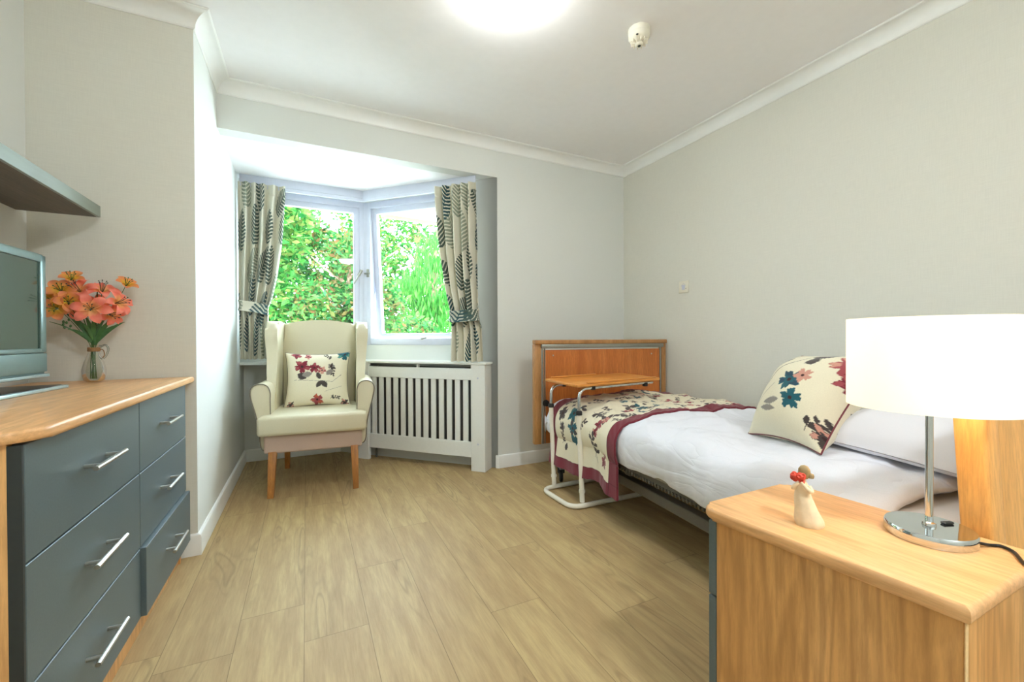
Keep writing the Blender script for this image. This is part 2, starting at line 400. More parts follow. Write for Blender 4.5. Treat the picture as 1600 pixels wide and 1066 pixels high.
# ------------------------------------------------------------------ room shell
XR, YB, XL, YJ, XA, YF, ZC = 2.555, 2.96, -.46, 2.40, -1.017, -1.7, 2.50
YW, YLOW, ZB, ZS = 3.82, 4.03, 2.23, .80      # bay window wall, wall under the sill, bay ceiling, sill
TH = .12
struct(box('floor', XA-TH, XR+TH, YF-TH, YLOW+TH, -.1, 0, M['floor']))
struct(box('ceiling', XA-TH, XR+TH, YF-TH, YB+.0, ZC, ZC+.1, M['ceil']))
struct(box('wall_right', XR, XR+TH, YF-TH, YB, 0, ZC, M['wall']))
struct(box('wall_front', XA-TH, XR+TH, YF-TH, YF, 0, ZC, M['wall2']))
struct(box('wall_alcove', XA-TH, XA, YF, YJ, 0, ZC, M['wall2']))
struct(box('wall_jog', XA-TH, XL-.001, YJ, YJ+TH, 0, ZC, M['wall']))
struct(box('wall_left', XL-TH, XL, YJ+.001, YLOW+TH, 0, ZC, M['wall2']))
# back wall: full height right of the bay, a lintel over the bay opening
XBAY = 1.32
bm = bm_new(); add_prism(bm, [(XBAY, YB), (XR+TH, YB), (XR+TH, YB+TH), (XBAY-TH, YB+TH)], 0, ZC)
struct(finish('wall_back', bm, M['wall2']))
struct(box('wall_lintel', XL, XBAY, YB, YB+.10, ZB, ZC, M['wall2']))
# bay ceiling and roof
bm = bm_new(); add_prism(bm, [(XL-TH, YB+.1), (XBAY+.15, YB+.1), (.52, YW+.12), (XL-TH, YW+.12)], ZB, ZB+.08)
struct(finish('ceiling_bay', bm, M['ceil']))
XC = .46                                        # window corner post
# left window wall (plane y=3.82), below the sill the wall stands back
W1 = (-.415, .445)
bm = bm_new(); add_box(bm, XL, XC-.02, YLOW, YLOW+.1, 0, ZS)
struct(finish('wall_bay_lower', bm, M['wall2']))
bm = bm_new()
add_box(bm, XL, W1[0], YW, YW+TH, ZS+.02, ZB); add_box(bm, W1[0], XC, YW, YW+.10, ZS+.02, .945); add_box(bm, W1[0], XC, YW, YW+.10, 2.165, ZB)
struct(finish('wall_bay_left', bm, M['wall2']))
# slanted wall in its own frame: x along the wall from the right-hand reveal to the corner post, y outwards
SL = math.hypot(XBAY-XC, YW-YB)
MS = Matrix.Translation((XBAY, YB, 0)) @ Matrix.Rotation(R(135), 4, 'Z')     # local +x runs to the corner post, local -y points outwards
bm = bm_new()
add_box(bm, 0, SL+.28, -TH, 0, 0, ZS, mtx=MS)
add_box(bm, 0, .20, -TH, 0, ZS, ZB, mtx=MS); add_box(bm, .20, SL+.02, -.10, 0, ZS, .945, mtx=MS); add_box(bm, .20, SL+.02, -.10, 0, 2.165, ZB, mtx=MS)
struct(finish('wall_bay_slant', bm, M['wall2']))
# sill board
bm = bm_new(); add_prism(bm, [(XL, YW-.03), (XC-.0, YW-.03), (XBAY-.26, YB+.23), (XBAY-.18, YB+.27), (XC+.05, YW+.06), (XC+.0, YLOW), (XL, YLOW)], ZS, ZS+.022)
struct(finish('trim_1', bm, M['white']))

def window_frame_bm(x0, x1, z0, z1, w, y0, y1, mtx=None, bev=.006):
    bm = bm_new()
    add_box(bm, x0, x0+w, y0, y1, z0, z1, bev, 2, mtx); add_box(bm, x1-w, x1, y0, y1, z0, z1, bev, 2, mtx)
    add_box(bm, x0+w-.004, x1-w+.004, y0, y1, z0, z0+w, bev, 2, mtx); add_box(bm, x0+w-.004, x1-w+.004, y0, y1, z1-w, z1, bev, 2, mtx)
    return bm
def handle(parent, p, rz, tilt=0):
    """espagnolette lever: base plate, neck, lever"""
    mt = Matrix.Translation(p) @ Matrix.Rotation(rz, 4, 'Z') @ Matrix.Rotation(tilt, 4, 'Y')
    bm = bm_new()
    add_box(bm, -.012, .012, -.012, 0, -.03, .03, .003, 2, mt)
    vs = add_tube(bm, [(0, -.01, 0), (0, -.035, 0)], .008, 10); bmesh.ops.transform(bm, matrix=mt, verts=vs)
    vs = add_tube(bm, fillet([(0, -.035, .01), (0, -.042, -.02), (0, -.036, -.11)], .02), .0065, 8); bmesh.ops.transform(bm, matrix=mt, verts=vs)
    return finish('window_handle', bm, M['rail'], parent)
# window 1 (faces the garden, left)
w1 = bpy.data.objects.new('window_1', None); COL.objects.link(w1); struct(w1)
finish('window_frame', window_frame_bm(W1[0], XC, .945, 2.165, .05, YW-.005, YW+.06), M['upvc'], w1)
finish('window_sash', window_frame_bm(W1[0]+.045, XC-.045, .985, 2.12, .05, YW+.005, YW+.05), M['upvc'], w1)
box('glass_pane', W1[0]+.09, XC-.09, YW+.024, YW+.030, 1.03, 2.075, M['glass'], w1)
handle(w1, (XC-.045, YW-.002, 1.56), 0, R(28))
# window 2 (slanted, top hung sash pushed a little open)
w2 = bpy.data.objects.new('window_2', None); COL.objects.link(w2); struct(w2)
finish('window_frame', window_frame_bm(.20, SL-.0, .945, 2.165, .055, -.06, .005, MS), M['upvc'], w2)
tiltm = MS @ Matrix.Translation((0, -.02, 2.115)) @ Matrix.Rotation(R(-4.0), 4, 'X') @ Matrix.Translation((0, .02, -2.115))
finish('window_sash', window_frame_bm(.245, SL-.045, .985, 2.12, .055, -.055, -.015, tiltm), M['upvc'], w2)
bm = bm_new(); add_box(bm, .295, SL-.09, -.038, -.032, 1.035, 2.07, 0, 1, tiltm); finish('glass_pane', bm, M['glass'], w2)
bm = bm_new()
hm = MS @ Matrix.Translation((.655, -.01, .995))
add_box(bm, -.03, .03, 0, .012, -.012, .012, .003, 2, hm)
vs = add_tube(bm, fillet([(0, .0, 0), (0, .04, 0), (-.055, .045, .012)], .012), .006, 8); bmesh.ops.transform(bm, matrix=hm, verts=vs)
finish('window_handle', bm, M['rail'], w2)
# corner stays on the right-hand window stile
bm = bm_new(); hm = MS @ Matrix.Translation((SL-.03, .0, 1.56))
add_box(bm, -.012, .012, 0, .012, -.035, .035, .003, 2, hm); add_box(bm, -.03, .03, .006, .02, -.01, .004, .003, 2, hm)
finish('window_stay', bm, M['rail'], w2)
# corner post and outer capping
struct(finish('trim_2', (lambda b: (add_prism(b, [(XC-.012, YW-.006), (XC+.012, YW-.018), (XC+.13, YW+.12), (XC-.01, YW+.12)], .945, 2.165), b)[1])(bm_new()), M['upvc']))

# coving around the ceiling, skirting boards
def cove(r, top, n=7):
    pr = [(-.02, top+.02), (-.02, top-r-.006), (.004, top-r-.006), (.008, top-r)]
    for k in range(n+1):
        a = (PI/2)*k/n
        pr.append((r*1.0-(r-.008)*math.cos(a)*1.0, top-.008-(r-.008)*(1-math.sin(a))))
    pr += [(r+.006, top-.004), (r+.006, top+.02)]
    return pr
ring_ = [(XR, YF), (XR, YB), (XL, YB), (XL, YJ), (XA, YJ), (XA, YF)]
struct(sweep('trim_3', ring_, cove(.066, ZC), M['white'], closed=True))
sk = [(-.01, -.01), (.016, -.01), (.016, .083), (.012, .093), (.005, .098), (-.01, .098)]
struct(sweep('baseboard_right', [(XR, YF), (XR, YB)], sk, M['white']))
struct(sweep('baseboard_back', [(XR-.016, YB), (XBAY+.005, YB), (XBAY-.012, YB+.012)], sk, M['white']))
struct(sweep('baseboard_bay', [(XC+.02, YLOW), (XL+.016, YLOW)], sk, M['white']))
struct(sweep('baseboard_left', [(XL, YLOW), (XL, YJ), (XA, YJ)], sk, M['white']))

# curtain track following the bay
tr = sweep('curtain_track', [(1.15, 2.985), (.427, 3.708), (XL+.02, 3.708)], [(-.010, 2.138), (.008, 2.138), (.008, 2.163), (-.003, 2.168), (-.003, 2.234), (-.010, 2.234)], M['upvc'])
tag(tr, 'white curtain track bent around the bay window ceiling', 'curtain track')

# ------------------------------------------------------------------ wall and ceiling fittings
t = thing('ceiling_light', 'glowing white round dome light on the ceiling beside the smoke detector', 'ceiling light', (.775, 1.605, ZC))
lathe('base_ring', [(0, -.018), (.150, -.018), (.154, -.012), (.154, 0), (0, 0)], M['plastic'], t, 48)
lathe('diffuser', [(0, -.088), (.05, -.085), (.095, -.073), (.125, -.053), (.143, -.03), (.146, -.0185), (0, -.0185)], emit_mat('light_diffuser', (.98, .985, .96), 44), t, 48)

t = thing('ceiling_light', 'added unseen dome fill light on the ceiling behind the camera', 'ceiling light', (.70, -.85, ZC))  # added fill lamp out of view, brightens the near end of the room
lathe('base_ring', [(0, -.018), (.150, -.018), (.154, -.012), (.154, 0), (0, 0)], M['plastic'], t, 48)
lathe('diffuser', [(0, -.088), (.05, -.085), (.095, -.073), (.125, -.053), (.143, -.03), (.146, -.0185), (0, -.0185)], emit_mat('added_fill_diffuser', (.90, .97, 1.0), 150), t, 48)

t = thing('smoke_detector', 'round white smoke detector on the ceiling with a long shadow', 'smoke detector', (1.468, 1.585, ZC))
lathe('base', [(0, -.022), (.048, -.022), (.052, -.016), (.052, 0), (0, 0)], M['plastic'], t)
lathe('sensor_head', [(0, -.078), (.014, -.078), (.02, -.072), (.022, -.060), (.042, -.052), (.050, -.040), (.051, -.0225), (0, -.0225)], M['plastic'], t)
bm = bm_new()
for k in range(12):
    mt = Matrix.Rotation(2*PI*k/12, 4, 'Z'); add_box(bm, .020, .040, -.0022, .0022, -.070, -.050, .001, 1, mt)
finish('vent_fins', bm, M['plastic'], t)
bm = bm_new(); add_lathe(bm, [(0, -.080), (.007, -.080), (.008, -.0775), (0, -.0775)], 12); finish('test_button', bm, M['darkhole'], t)
bm = bm_new(); add_lathe(bm, [(0, -.003), (.005, -.003), (.006, 0), (0, 0)], 12, (-.038, -.028, -.05)); finish('indicator', bm, M['darkhole'], t)

t = thing('fused_outlet', 'small square white wall plate on the right-hand wall above the bed', 'wall switch', (XR, 2.285, 1.335))
box('face_plate', -.010, 0, -.044, .044, 0, .088, M['plastic'], t, .003)
bm = bm_new(); add_box(bm, -.0125, -.0095, -.014, .014, .022, .056, .001, 1)
add_tube(bm, [(-.0105, .02*math.cos(a), .046+.02*math.sin(a)) for a in [k*PI/8 for k in range(0, 9)]], .0012, 6)
finish('fuse_carrier', bm, M['upvc'], t)
bm = bm_new(); add_lathe(bm, [(0, 0), (.003, 0), (.003, .002), (0, .002)], 10); bmesh.ops.transform(bm, matrix=Matrix.Translation((-.010, -.024, .030)) @ Matrix.Rotation(R(-90), 4, 'Y'), verts=bm.verts); finish('neon', bm, M['darkhole'], t)

# ------------------------------------------------------------------ chest of drawers
CX, CY0, CY1 = -.49, 1.135, 2.345
t = thing('chest_of_drawers', 'wide oak-topped chest of drawers with slate grey fronts', 'chest of drawers', (XA+.012, CY0, 0))
def L(o):  # world-placed mesh put under an empty at t: shift its data
    return o
def under(parent, o):
    o.parent = parent; o.matrix_parent_inverse = (Matrix.Translation(parent.location) @ parent.rotation_euler.to_matrix().to_4x4()).inverted(); return o
def wbox(name, parent, *a, **k): return under(parent, box(name, *a, **k))
def wfin(name, parent, bm, mat, smooth=30): return under(parent, finish(name, bm, mat, None, smooth))
# top with a rounded near corner and a bullnose edge
x0, x1, y0, y1, c = XA+.014, -.466, CY0-.025, YJ-.018, .07
pts = [(x0, y0), (x1-c, y0)]+[(x1-c+c*math.sin(a), y0+c-c*math.cos(a)) for a in [k*PI/16 for k in range(1, 8)]]+[(x1, y0+c), (x1, y1), (x0, y1)]
bm = bm_new(); add_prism(bm, pts, .803, .828, .008, 3); wfin('top', t, bm, M['oak'])
bm = bm_new()
add_box(bm, XA+.02, CX-.022, CY0, CY0+.018, .0, .803); add_box(bm, XA+.02, CX-.022, CY1-.018, CY1, 0, .803)
add_box(bm, XA+.02, CX-.03, 1.75, 1.768, .1, .803); add_box(bm, XA+.02, XA+.03, CY0, CY1, .05, .803)
add_box(bm, XA+.02, CX-.03, CY0+.018, CY1-.018, .09, .105)
wfin('carcass', t, bm, M['oakz'])
bm = bm_new(); add_box(bm, CX-.045, CX-.028, CY0+.018, CY1, 0, .10, .001, 1); wfin('plinth', t, bm, M['oakz'])
rows = [(.567, .798), (.323, .563), (.095, .319)]
colsy = [(CY0+.006, 1.7575), (1.7615, CY1-.006)]
for ci, (ya, yb) in enumerate(colsy):
    for ri, (za, zb) in enumerate(rows):
        ox = .014 if (ci == 1 and ri == 2) else 0
        d = wbox('drawer', t, CX-.020+ox, CX+ox, ya, yb, za, zb, M['slate'], None, .0015, 1)
        db = bm_new(); add_box(db, CX-.40, CX-.0202+ox, ya+.02, yb-.02, za+.02, zb-.03)
        o = finish('drawer_box', db, M['slatedark']); o.parent = d; 
        yc, zc = (ya+yb)/2-(.005 if ci == 0 else .01), za+(zb-za)*.53 if ri else .689
        hb = bm_new(); X = CX+ox
        add_tube(hb, [(X+.032, yc-.094, zc), (X+.032, yc+.094, zc)], .006, 12)
        add_tube(hb, [(X, yc-.062, zc), (X+.032, yc-.062, zc)], .0055, 10); add_tube(hb, [(X, yc+.062, zc), (X+.032, yc+.062, zc)], .0055, 10)
        o = finish('handle', hb, M['steel']); o.parent = d
        d['label'] = 'slate grey drawer front with a slim steel bar handle'
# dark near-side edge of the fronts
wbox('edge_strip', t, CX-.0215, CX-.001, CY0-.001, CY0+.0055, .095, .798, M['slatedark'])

# floating shelf
t = thing('wall_shelf', 'dark walnut floating shelf with pale edge above the television', 'shelf', (XA, 2.33, 1.508))
box('board', .0, .238, -1.5, 0, 0, .046, M['shelf'], t, .001, 1)
box('edge_band', .2382, .250, -1.5, .0, 0, .046, M['shelfedge'], t, .001, 1)

# television
t = thing('television', 'grey flat television with screen coloured with a green reflection on the chest of drawers', 'television', (-.835, 1.70, .828), R(-3))
# local: x towards the room, y along the wall
TY0, TY1 = -.42, .33
box('bezel', -.03, .0, TY0, TY1, .044, .467, M['tvplastic'], t, .006, 3)
bm = bm_new()
for (a, b, c_, d_) in ((TY0+.004, TY0+.028, .13, .461), (TY1-.034, TY1-.004, .13, .461)): add_box(bm, 0, .007, a, b, c_, d_, .003, 2)
add_box(bm, 0, .007, TY0+.004, TY1-.004, .437, .461, .003, 2); add_box(bm, 0, .007, TY0+.004, TY1-.004, .128, .142, .003, 2)
finish('screen_surround', bm, M['tvplastic'], t)
box('screen', -.002, .0015, TY0+.03, TY1-.036, .142, .437, M['screen'], t)
box('speaker_bar', .0, .008, TY0+.004, TY1-.004, .062, .126, M['tvplastic'], t, .003, 2)
box('lower_trim', .0, .014, TY0+.002, TY1-.002, .044, .056, M['tvlight'], t, .004, 2)
box('back_housing', -.10, -.031, TY0+.06, TY1-.06, .10, .43, M['black'], t, .02, 3)
bm = bm_new(); add_box(bm, -.04, -.005, -.12, .10, .012, .10, .004, 2); finish('neck', bm, M['black'], t)
bm = bm_new(); add_prism(bm, [(-.13, -.30), (.035, -.33), (.05, -.2), (.05, .22), (.035, .352), (-.13, .30)], .0, .014, .004, 2); finish('stand_base', bm, M['black'], t)
bm = bm_new(); add_box(bm, .036, .056, -.32, .345, .001, .013, .004, 2); finish('stand_trim', bm, M['tvlight'], t)

# ------------------------------------------------------------------ vase with flowers
VX, VY, VZ = -.772, 2.27, .828
t = thing('glass_vase', 'small clear glass jug vase holding coral lilies', 'vase', (VX, VY, VZ))
lathe('body', [(0, .002), (.022, .002), (.030, .008), (.036, .03), (.037, .05), (.031, .08), (.021, .105), (.016, .125), (.0165, .140), (.021, .150)], M['vaseglass'], t, 36, smooth=60)
tube('handle', catmull([(.015, 0, .138), (.034, 0, .150), (.044, 0, .135), (.038, 0, .108), (.028, 0, .094)], 6), .0035, M['vaseglass'], t, 8)
bm = bm_new()
for k in range(4): add_tube(bm, [(.0178*math.cos(a), .0178*math.sin(a), .126+.004*k) for a in [j*PI/10 for j in range(20)]], .0022, 6, closed=True)
add_tube(bm, catmull([(.016, 0, .132), (.03, -.006, .13), (.036, -.012, .11), (.03, -.014, .098)], 5), .0016, 6)
finish('twine', bm, M['twine'], t)

def petal_cols(name, inner, outer, edge):
    m, nt, nd, lk = new_mat(name)
    at = N(nt, 'ShaderNodeAttribute', attribute_name='print')
    tc = N(nt, 'ShaderNodeTexCoord'); nz = N(nt, 'ShaderNodeTexNoise', Scale=120.0); lk.new(tc.outputs['Object'], nz.inputs['Vector'])
    sx = N(nt, 'ShaderNodeSeparateColor'); lk.new(at.outputs['Color'], sx.inputs[0])
    f = math_(nt, 'ADD', sx.outputs[0], math_(nt, 'MULTIPLY', math_(nt, 'SUBTRACT', nz.outputs['Fac'], .5), .3))
    col = ramp(nt, f, [(0, s2l(inner)), (.42, s2l(outer)), (1, s2l(edge))])
    p = N(nt, 'ShaderNodeBsdfPrincipled', Roughness=.6); lk.new(col, p.inputs['Base Color']); 
    t_ = N(nt, 'ShaderNodeBsdfTranslucent'); lk.new(col, t_.inputs['Color']); mx = N(nt, 'ShaderNodeMixShader', Fac=.25)
    lk.new(p.outputs[0], mx.inputs[1]); lk.new(t_.outputs[0], mx.inputs[2]); out(nt, mx.outputs[0]); return m
M['lily'] = petal_cols('coral_petals', (252, 206, 130), (252, 134, 112), (252, 160, 140))
M['peach'] = petal_cols('peach_petals', (238, 206, 70), (240, 160, 84), (232, 140, 110))
def petals_mesh(n, length, width, curl, cup, seed):
    """n petals, each a cupped 7x5 grid; returns verts, faces, colour value"""
    rnd = random.Random(seed); V, F, C = [], [], []
    for p in range(n):
        a0 = 2*PI*p/n+rnd.uniform(-.12, .12); ln = length*rnd.uniform(.88, 1.1); inner = p % 2
        b = len(V); nu, nv = 8, 5
        for i in range(nu):
            s = i/(nu-1); w = width*math.sin(PI*min(1, s*.93+.07))**.75*(1-.25*s)
            for j in range(nv):
                q = (j/(nv-1)-.5)*2
                rad = .004+ln*math.sin(min(s*cup, 1.9))/max(.6, cup)*1.0
                z = ln*(.75*s**.8)*(1-.5*s*curl) - ln*curl*.35*s**3 + .012*abs(q)**2*(1-s)+.004*inner
                x = rad; y = q*w*.5
                V.append((x*math.cos(a0)-y*math.sin(a0), x*math.sin(a0)+y*math.cos(a0), z)); C.append(s)
        for i in range(nu-1):
            for j in range(nv-1):
                a = b+i*nv+j; F.append((a, a+nv, a+nv+1, a+1))
    return V, F, C
def flower(parent_thing, name, loc, direction, size, kind, seed, label, group):
    n, width = (6, .5) if kind == 'lily' else (5, .8)
    V, F, C = petals_mesh(n, size, size*width, .9 if kind == 'lily' else .5, 1.25 if kind == 'lily' else 1.0, seed)
    q = Vector((0, 0, 1)).rotation_difference(Vector(direction)).to_matrix().to_4x4()
    root = thing(name, label, 'flower', loc, 0, group)
    me = bpy.data.meshes.new('petals'); me.from_pydata([q @ Vector(v) for v in V], [], F)
    at = me.color_attributes.new('print', 'FLOAT_COLOR', 'POINT'); at.data.foreach_set('color', [x for c in C for x in (c, c, c, 1)])
    me.materials.append(M['lily' if kind == 'lily' else 'peach']); me.shade_smooth()
    o = bpy.data.objects.new('petals', me); COL.objects.link(o); o.parent = root
    bm = bm_new()
    for k in range(6):
        a = k*PI/3; tip = q @ Vector((.012*math.cos(a), .012*math.sin(a), size*.75)); st = q @ Vector((.002*math.cos(a), .002*math.sin(a), .004))
        add_tube(bm, [st, tip], .0008, 5); add_tube(bm, [tip, tip+(q @ Vector((.003*math.cos(a), .003*math.sin(a), .003)))], .002, 6)
    finish('stamens', bm, M['darkhole'] if kind == 'lily' else M['stemgreen'], root)
    base = Vector((VX+random.uniform(-.012, .012), VY+random.uniform(-.012, .012), VZ+.014)); neck = Vector((VX+random.uniform(-.006, .006), VY+random.uniform(-.006, .006), VZ+.135))
    L0 = Vector(loc); back = q @ Vector((0, 0, -1)); mid = (neck+L0)/2+Vector((0, 0, .01))
    P = catmull([base-L0, neck-L0, mid-L0+back*.01, back*.006, q @ Vector((0, 0, .004))], 5)
    tube('stem', P, .0013, M['stemgreen'], root, 6)
    return root
# camera direction from the vase is about (0.31, -0.95, 0)
FL = [  # dx (along view-right), dz above vase base, depth, size, kind, direction(right, towards viewer, up)
 (-.004, .222, -.040, .062, 'lily', (-.1, 1, .1)), (-.030, .262, .00, .058, 'lily', (-.5, .7, .6)),
 (.022, .262, -.01, .055, 'lily', (.1, .6, .9)), (.058, .238, -.02, .055, 'lily', (.7, .8, .3)),
 (-.036, .225, .005, .050, 'lily', (-.6, .8, .0)), (.040, .212, .0, .048, 'lily', (.5, .9, -.1)),
 (-.078, .262, .0, .040, 'peach', (-.2, .9, .5)), (-.105, .242, .01, .040, 'peach', (-.7, .8, .3)), (-.088, .222, -.01, .042, 'peach', (-.3, .9, .0)),
 (-.055, .290, .01, .036, 'peach', (.0, .6, .8)), (.086, .284, .0, .036, 'peach', (.3, .6, .8)), (-.062, .238, -.02, .036, 'peach', (.1, 1, .2)),
 (.010, .230, .03, .05, 'lily', (0, -.8, .6)), (-.05, .25, .035, .045, 'lily', (-.4, -.8, .4))]
vr, vt = Vector((.95, .30, 0)), Vector((.30, -.95, 0))
where = ['facing forward at the middle of the bouquet', 'turned up at the left of the bouquet middle', 'opening upwards at the top middle of the bouquet', 'turned to the right edge of the bouquet',
 'half hidden low left of the central lily', 'half hidden low right of the central lily', 'at the left of the bouquet beside the coral lilies', 'outermost on the left, next to the television', 'lowest of the left cluster',
 'topmost on the left of the bouquet', 'standing alone at the upper right of the bouquet', 'between the left cluster and the central lily', 'at the back of the bouquet facing the wall', 'at the back left of the bouquet facing the wall']
for k, (dx, dz, dy, sz, kd, dr) in enumerate(FL):
    dz = .292+(dz-.222)*1.65; dx *= 1.12; sz *= 1.28
    loc = Vector((VX, VY, VZ+dz))+vr*dx-vt*dy
    dirv = (vr*dr[0]+vt*dr[1]+Vector((0, 0, 1))*dr[2]).normalized()
    col = 'coral pink lily' if kd == 'lily' else 'peach and yellow blossom'
    flower(t, 'lily' if kd == 'lily' else 'peach_blossom', loc, dirv, sz, kd, k, col+' '+where[k], 'flowers in the glass vase')
def leaf_bm(bm, a, b, w, bend=.02):
    a, b = Vector(a), Vector(b); d = b-a; side = d.cross(Vector((.3, -.95, .1))).normalized(); n = 9; L_, Rr, Cn = [], [], []
    for i in range(n+1):
        s = i/n; c_ = a+d*s+Vector((0, 0, bend*math.sin(PI*s))); ww = w*math.sin(PI*(s*.95+.05))**.8*.5
        Cn.append(bm.verts.new(c_+Vector((0, .0, -.002)))); L_.append(bm.verts.new(c_+side*ww)); Rr.append(bm.verts.new(c_-side*ww))
    for i in range(n):
        bm.faces.new((L_[i], L_[i+1], Cn[i+1], Cn[i])); bm.faces.new((Cn[i], Cn[i+1], Rr[i+1], Rr[i]))
bm = bm_new(); n0 = Vector((0, 0, .15))
for dx, dz, w, dy in ((.07, .195, .016, -.02), (.085, .205, .014, .0), (-.065, .178, .015, -.02), (-.08, .24, .010, 0), (-.06, .23, .012, -.01), (.03, .23, .016, .0), (-.02, .22, .016, -.02), (.055, .22, .016, .02), (-.045, .21, .014, .01), (.0, .21, .018, -.03), (-.03, .20, .014, -.03), (.035, .20, .014, -.03), (-.11, .202, .006, 0), (.012, .33, .008, .01)):
    leaf_bm(bm, n0+vr*random.uniform(-.008, .008), vr*dx*1.1-vt*dy+Vector((0, 0, dz*1.2)), w*.85, .014)
for k in range(0): add_tube(bm, [(random.uniform(-.012, .012), random.uniform(-.012, .012), .012), (random.uniform(-.008, .008), random.uniform(-.008, .008), .15)], .002, 5)
for k in range(7):
    p = vr*random.uniform(-.085, -.06)+Vector((0, 0, random.uniform(.215, .25)))
    add_lathe(bm, [(0, -.006), (.004, -.002), (.004, .003), (0, .007)], 8, p)
o = finish('leaf_sprays', bm, M['stemgreen']); o.location = (VX, VY, VZ); tag(o, 'dark green leaves spreading from the vase under the lilies', 'leaves')

# ------------------------------------------------------------------ printed cloth painter
CREAM = np.array(s2l((232, 224, 198))); BURG = np.array(s2l((126, 40, 54))); TEAL = np.array(s2l((34, 92, 104))); PINK = np.array(s2l((206, 150, 132)))
CHAR = np.array(s2l((74, 66, 64))); ROSE = np.array(s2l((160, 74, 80))); GREY = np.array(s2l((140, 134, 126)))
def p_flower(c, X, Y, cx, cy, r, rot, col, hi=None, n=5):
    dx, dy = X-cx, Y-cy; d = np.hypot(dx, dy); th = np.arctan2(dy, dx)+rot
    edge = r*(.50+.50*np.abs(np.cos(n*th/2))**.7)*(1+.10*np.sin(9*th+cx*90)+.06*np.sin(17*th+cy*70))
    m = d < edge; c[m] = col
    if hi is not None:
        h = (d < edge*.95) & (d > edge*.45) & (np.cos(n*th/2+.6) > .25); c[h] = hi
    c[(d < r*.18)] = np.array(s2l((64, 40, 40)))
def p_leaf(c, X, Y, cx, cy, ln, w, rot, col):
    dx, dy = X-cx, Y-cy; a = dx*math.cos(rot)+dy*math.sin(rot); b = -dx*math.sin(rot)+dy*math.cos(rot)
    s = a/ln; m = (s > 0) & (s < 1) & (np.abs(b) < w*np.sin(PI*np.clip(s, 0, 1))**.8*(1+.15*np.sin(60*s+cx*50)))
    c[m] = col
def p_stem(c, X, Y, pts, w, col):
    for (ax, ay), (bx, by) in zip(pts, pts[1:]):
        dx, dy = bx-ax, by-ay; L2 = dx*dx+dy*dy+1e-9
        tt = np.clip(((X-ax)*dx+(Y-ay)*dy)/L2, 0, 1); m = np.hypot(X-ax-tt*dx, Y-ay-tt*dy) < w; c[m] = col
def paint_floral(X, Y, motifs):
    c = np.empty(X.shape+(3,)); c[:] = CREAM
    for m in motifs:
        k = m[0]
        if k == 'F': p_flower(c, X, Y, *m[1:])
        elif k == 'L': p_leaf(c, X, Y, *m[1:])
        elif k == 'S': p_stem(c, X, Y, *m[1:])
        elif k == 'P':   # sprig: stem with leaves
            _, cx, cy, ln, rot, col = m; n = 4
            pts = [(cx+ln*i/8*math.cos(rot+.25*math.sin(i*.7)), cy+ln*i/8*math.sin(rot+.25*math.sin(i*.7))) for i in range(9)]
            p_stem(c, X, Y, pts, .0013, col)
            for i in range(n):
                px, py = pts[2+i*2-(1 if i else 0)]
                for s in (-1, 1): p_leaf(c, X, Y, px, py, ln*.30, ln*.085, rot+s*.9, col)
            p_leaf(c, X, Y, pts[-1][0], pts[-1][1], ln*.3, ln*.09, rot, col)
    return c
def scatter(w, h, seed, dens=16, x0=0, y0=0, scale=1):
    rnd = random.Random(seed); o = []; pts = []
    tries = 0
    while len(pts) < dens and tries < 4000:
        tries += 1
        p = (x0+rnd.uniform(.0, w), y0+rnd.uniform(.0, h))
        if all(math.hypot(p[0]-q[0], p[1]-q[1]) > .085*scale for q in pts): pts.append(p)
    for i, (x, y) in enumerate(pts):
        k = i % 6; r = rnd.uniform(.024, .036)*scale; a = rnd.uniform(0, 6.28)
        if k == 0:
            o += [('F', x, y, r*1.15, a, BURG, ROSE), ('F', x+r*1.5, y-r*.6, r*.8, a+1, ROSE, PINK), ('L', x-r, y-r, r*1.3, r*.35, a, CHAR)]
        elif k == 1: o += [('P', x, y, r*2.6, a, CHAR)]
        elif k == 2: o += [('F', x, y, r*1.1, a, TEAL, None), ('L', x, y-r, r*1.5, r*.4, -1.4, TEAL), ('P', x+r, y, r*1.6, .2, CHAR)]
        elif k == 3: o += [('P', x, y, r*2.2, a, CHAR), ('F', x-r*.8, y+r*.5, r*.5, a, CHAR, GREY)]
        elif k == 4: o += [('F', x, y, r*.8, a, PINK, ROSE), ('F', x+r, y+r, r*.55, a, BURG, None), ('S', [(x, y), (x-r*1.6, y-r*2.2)], .0012, CHAR)]
        else: o += [('L', x, y, r*1.6, r*.5, a, CHAR), ('L', x, y, r*1.5, r*.45, a+2.1, CHAR), ('L', x, y, r*1.5, r*.45, a+4.0, CHAR), ('S', [(x, y), (x+r*2*math.cos(a+1), y+r*2*math.sin(a+1))], .0011, CHAR)]
    return o

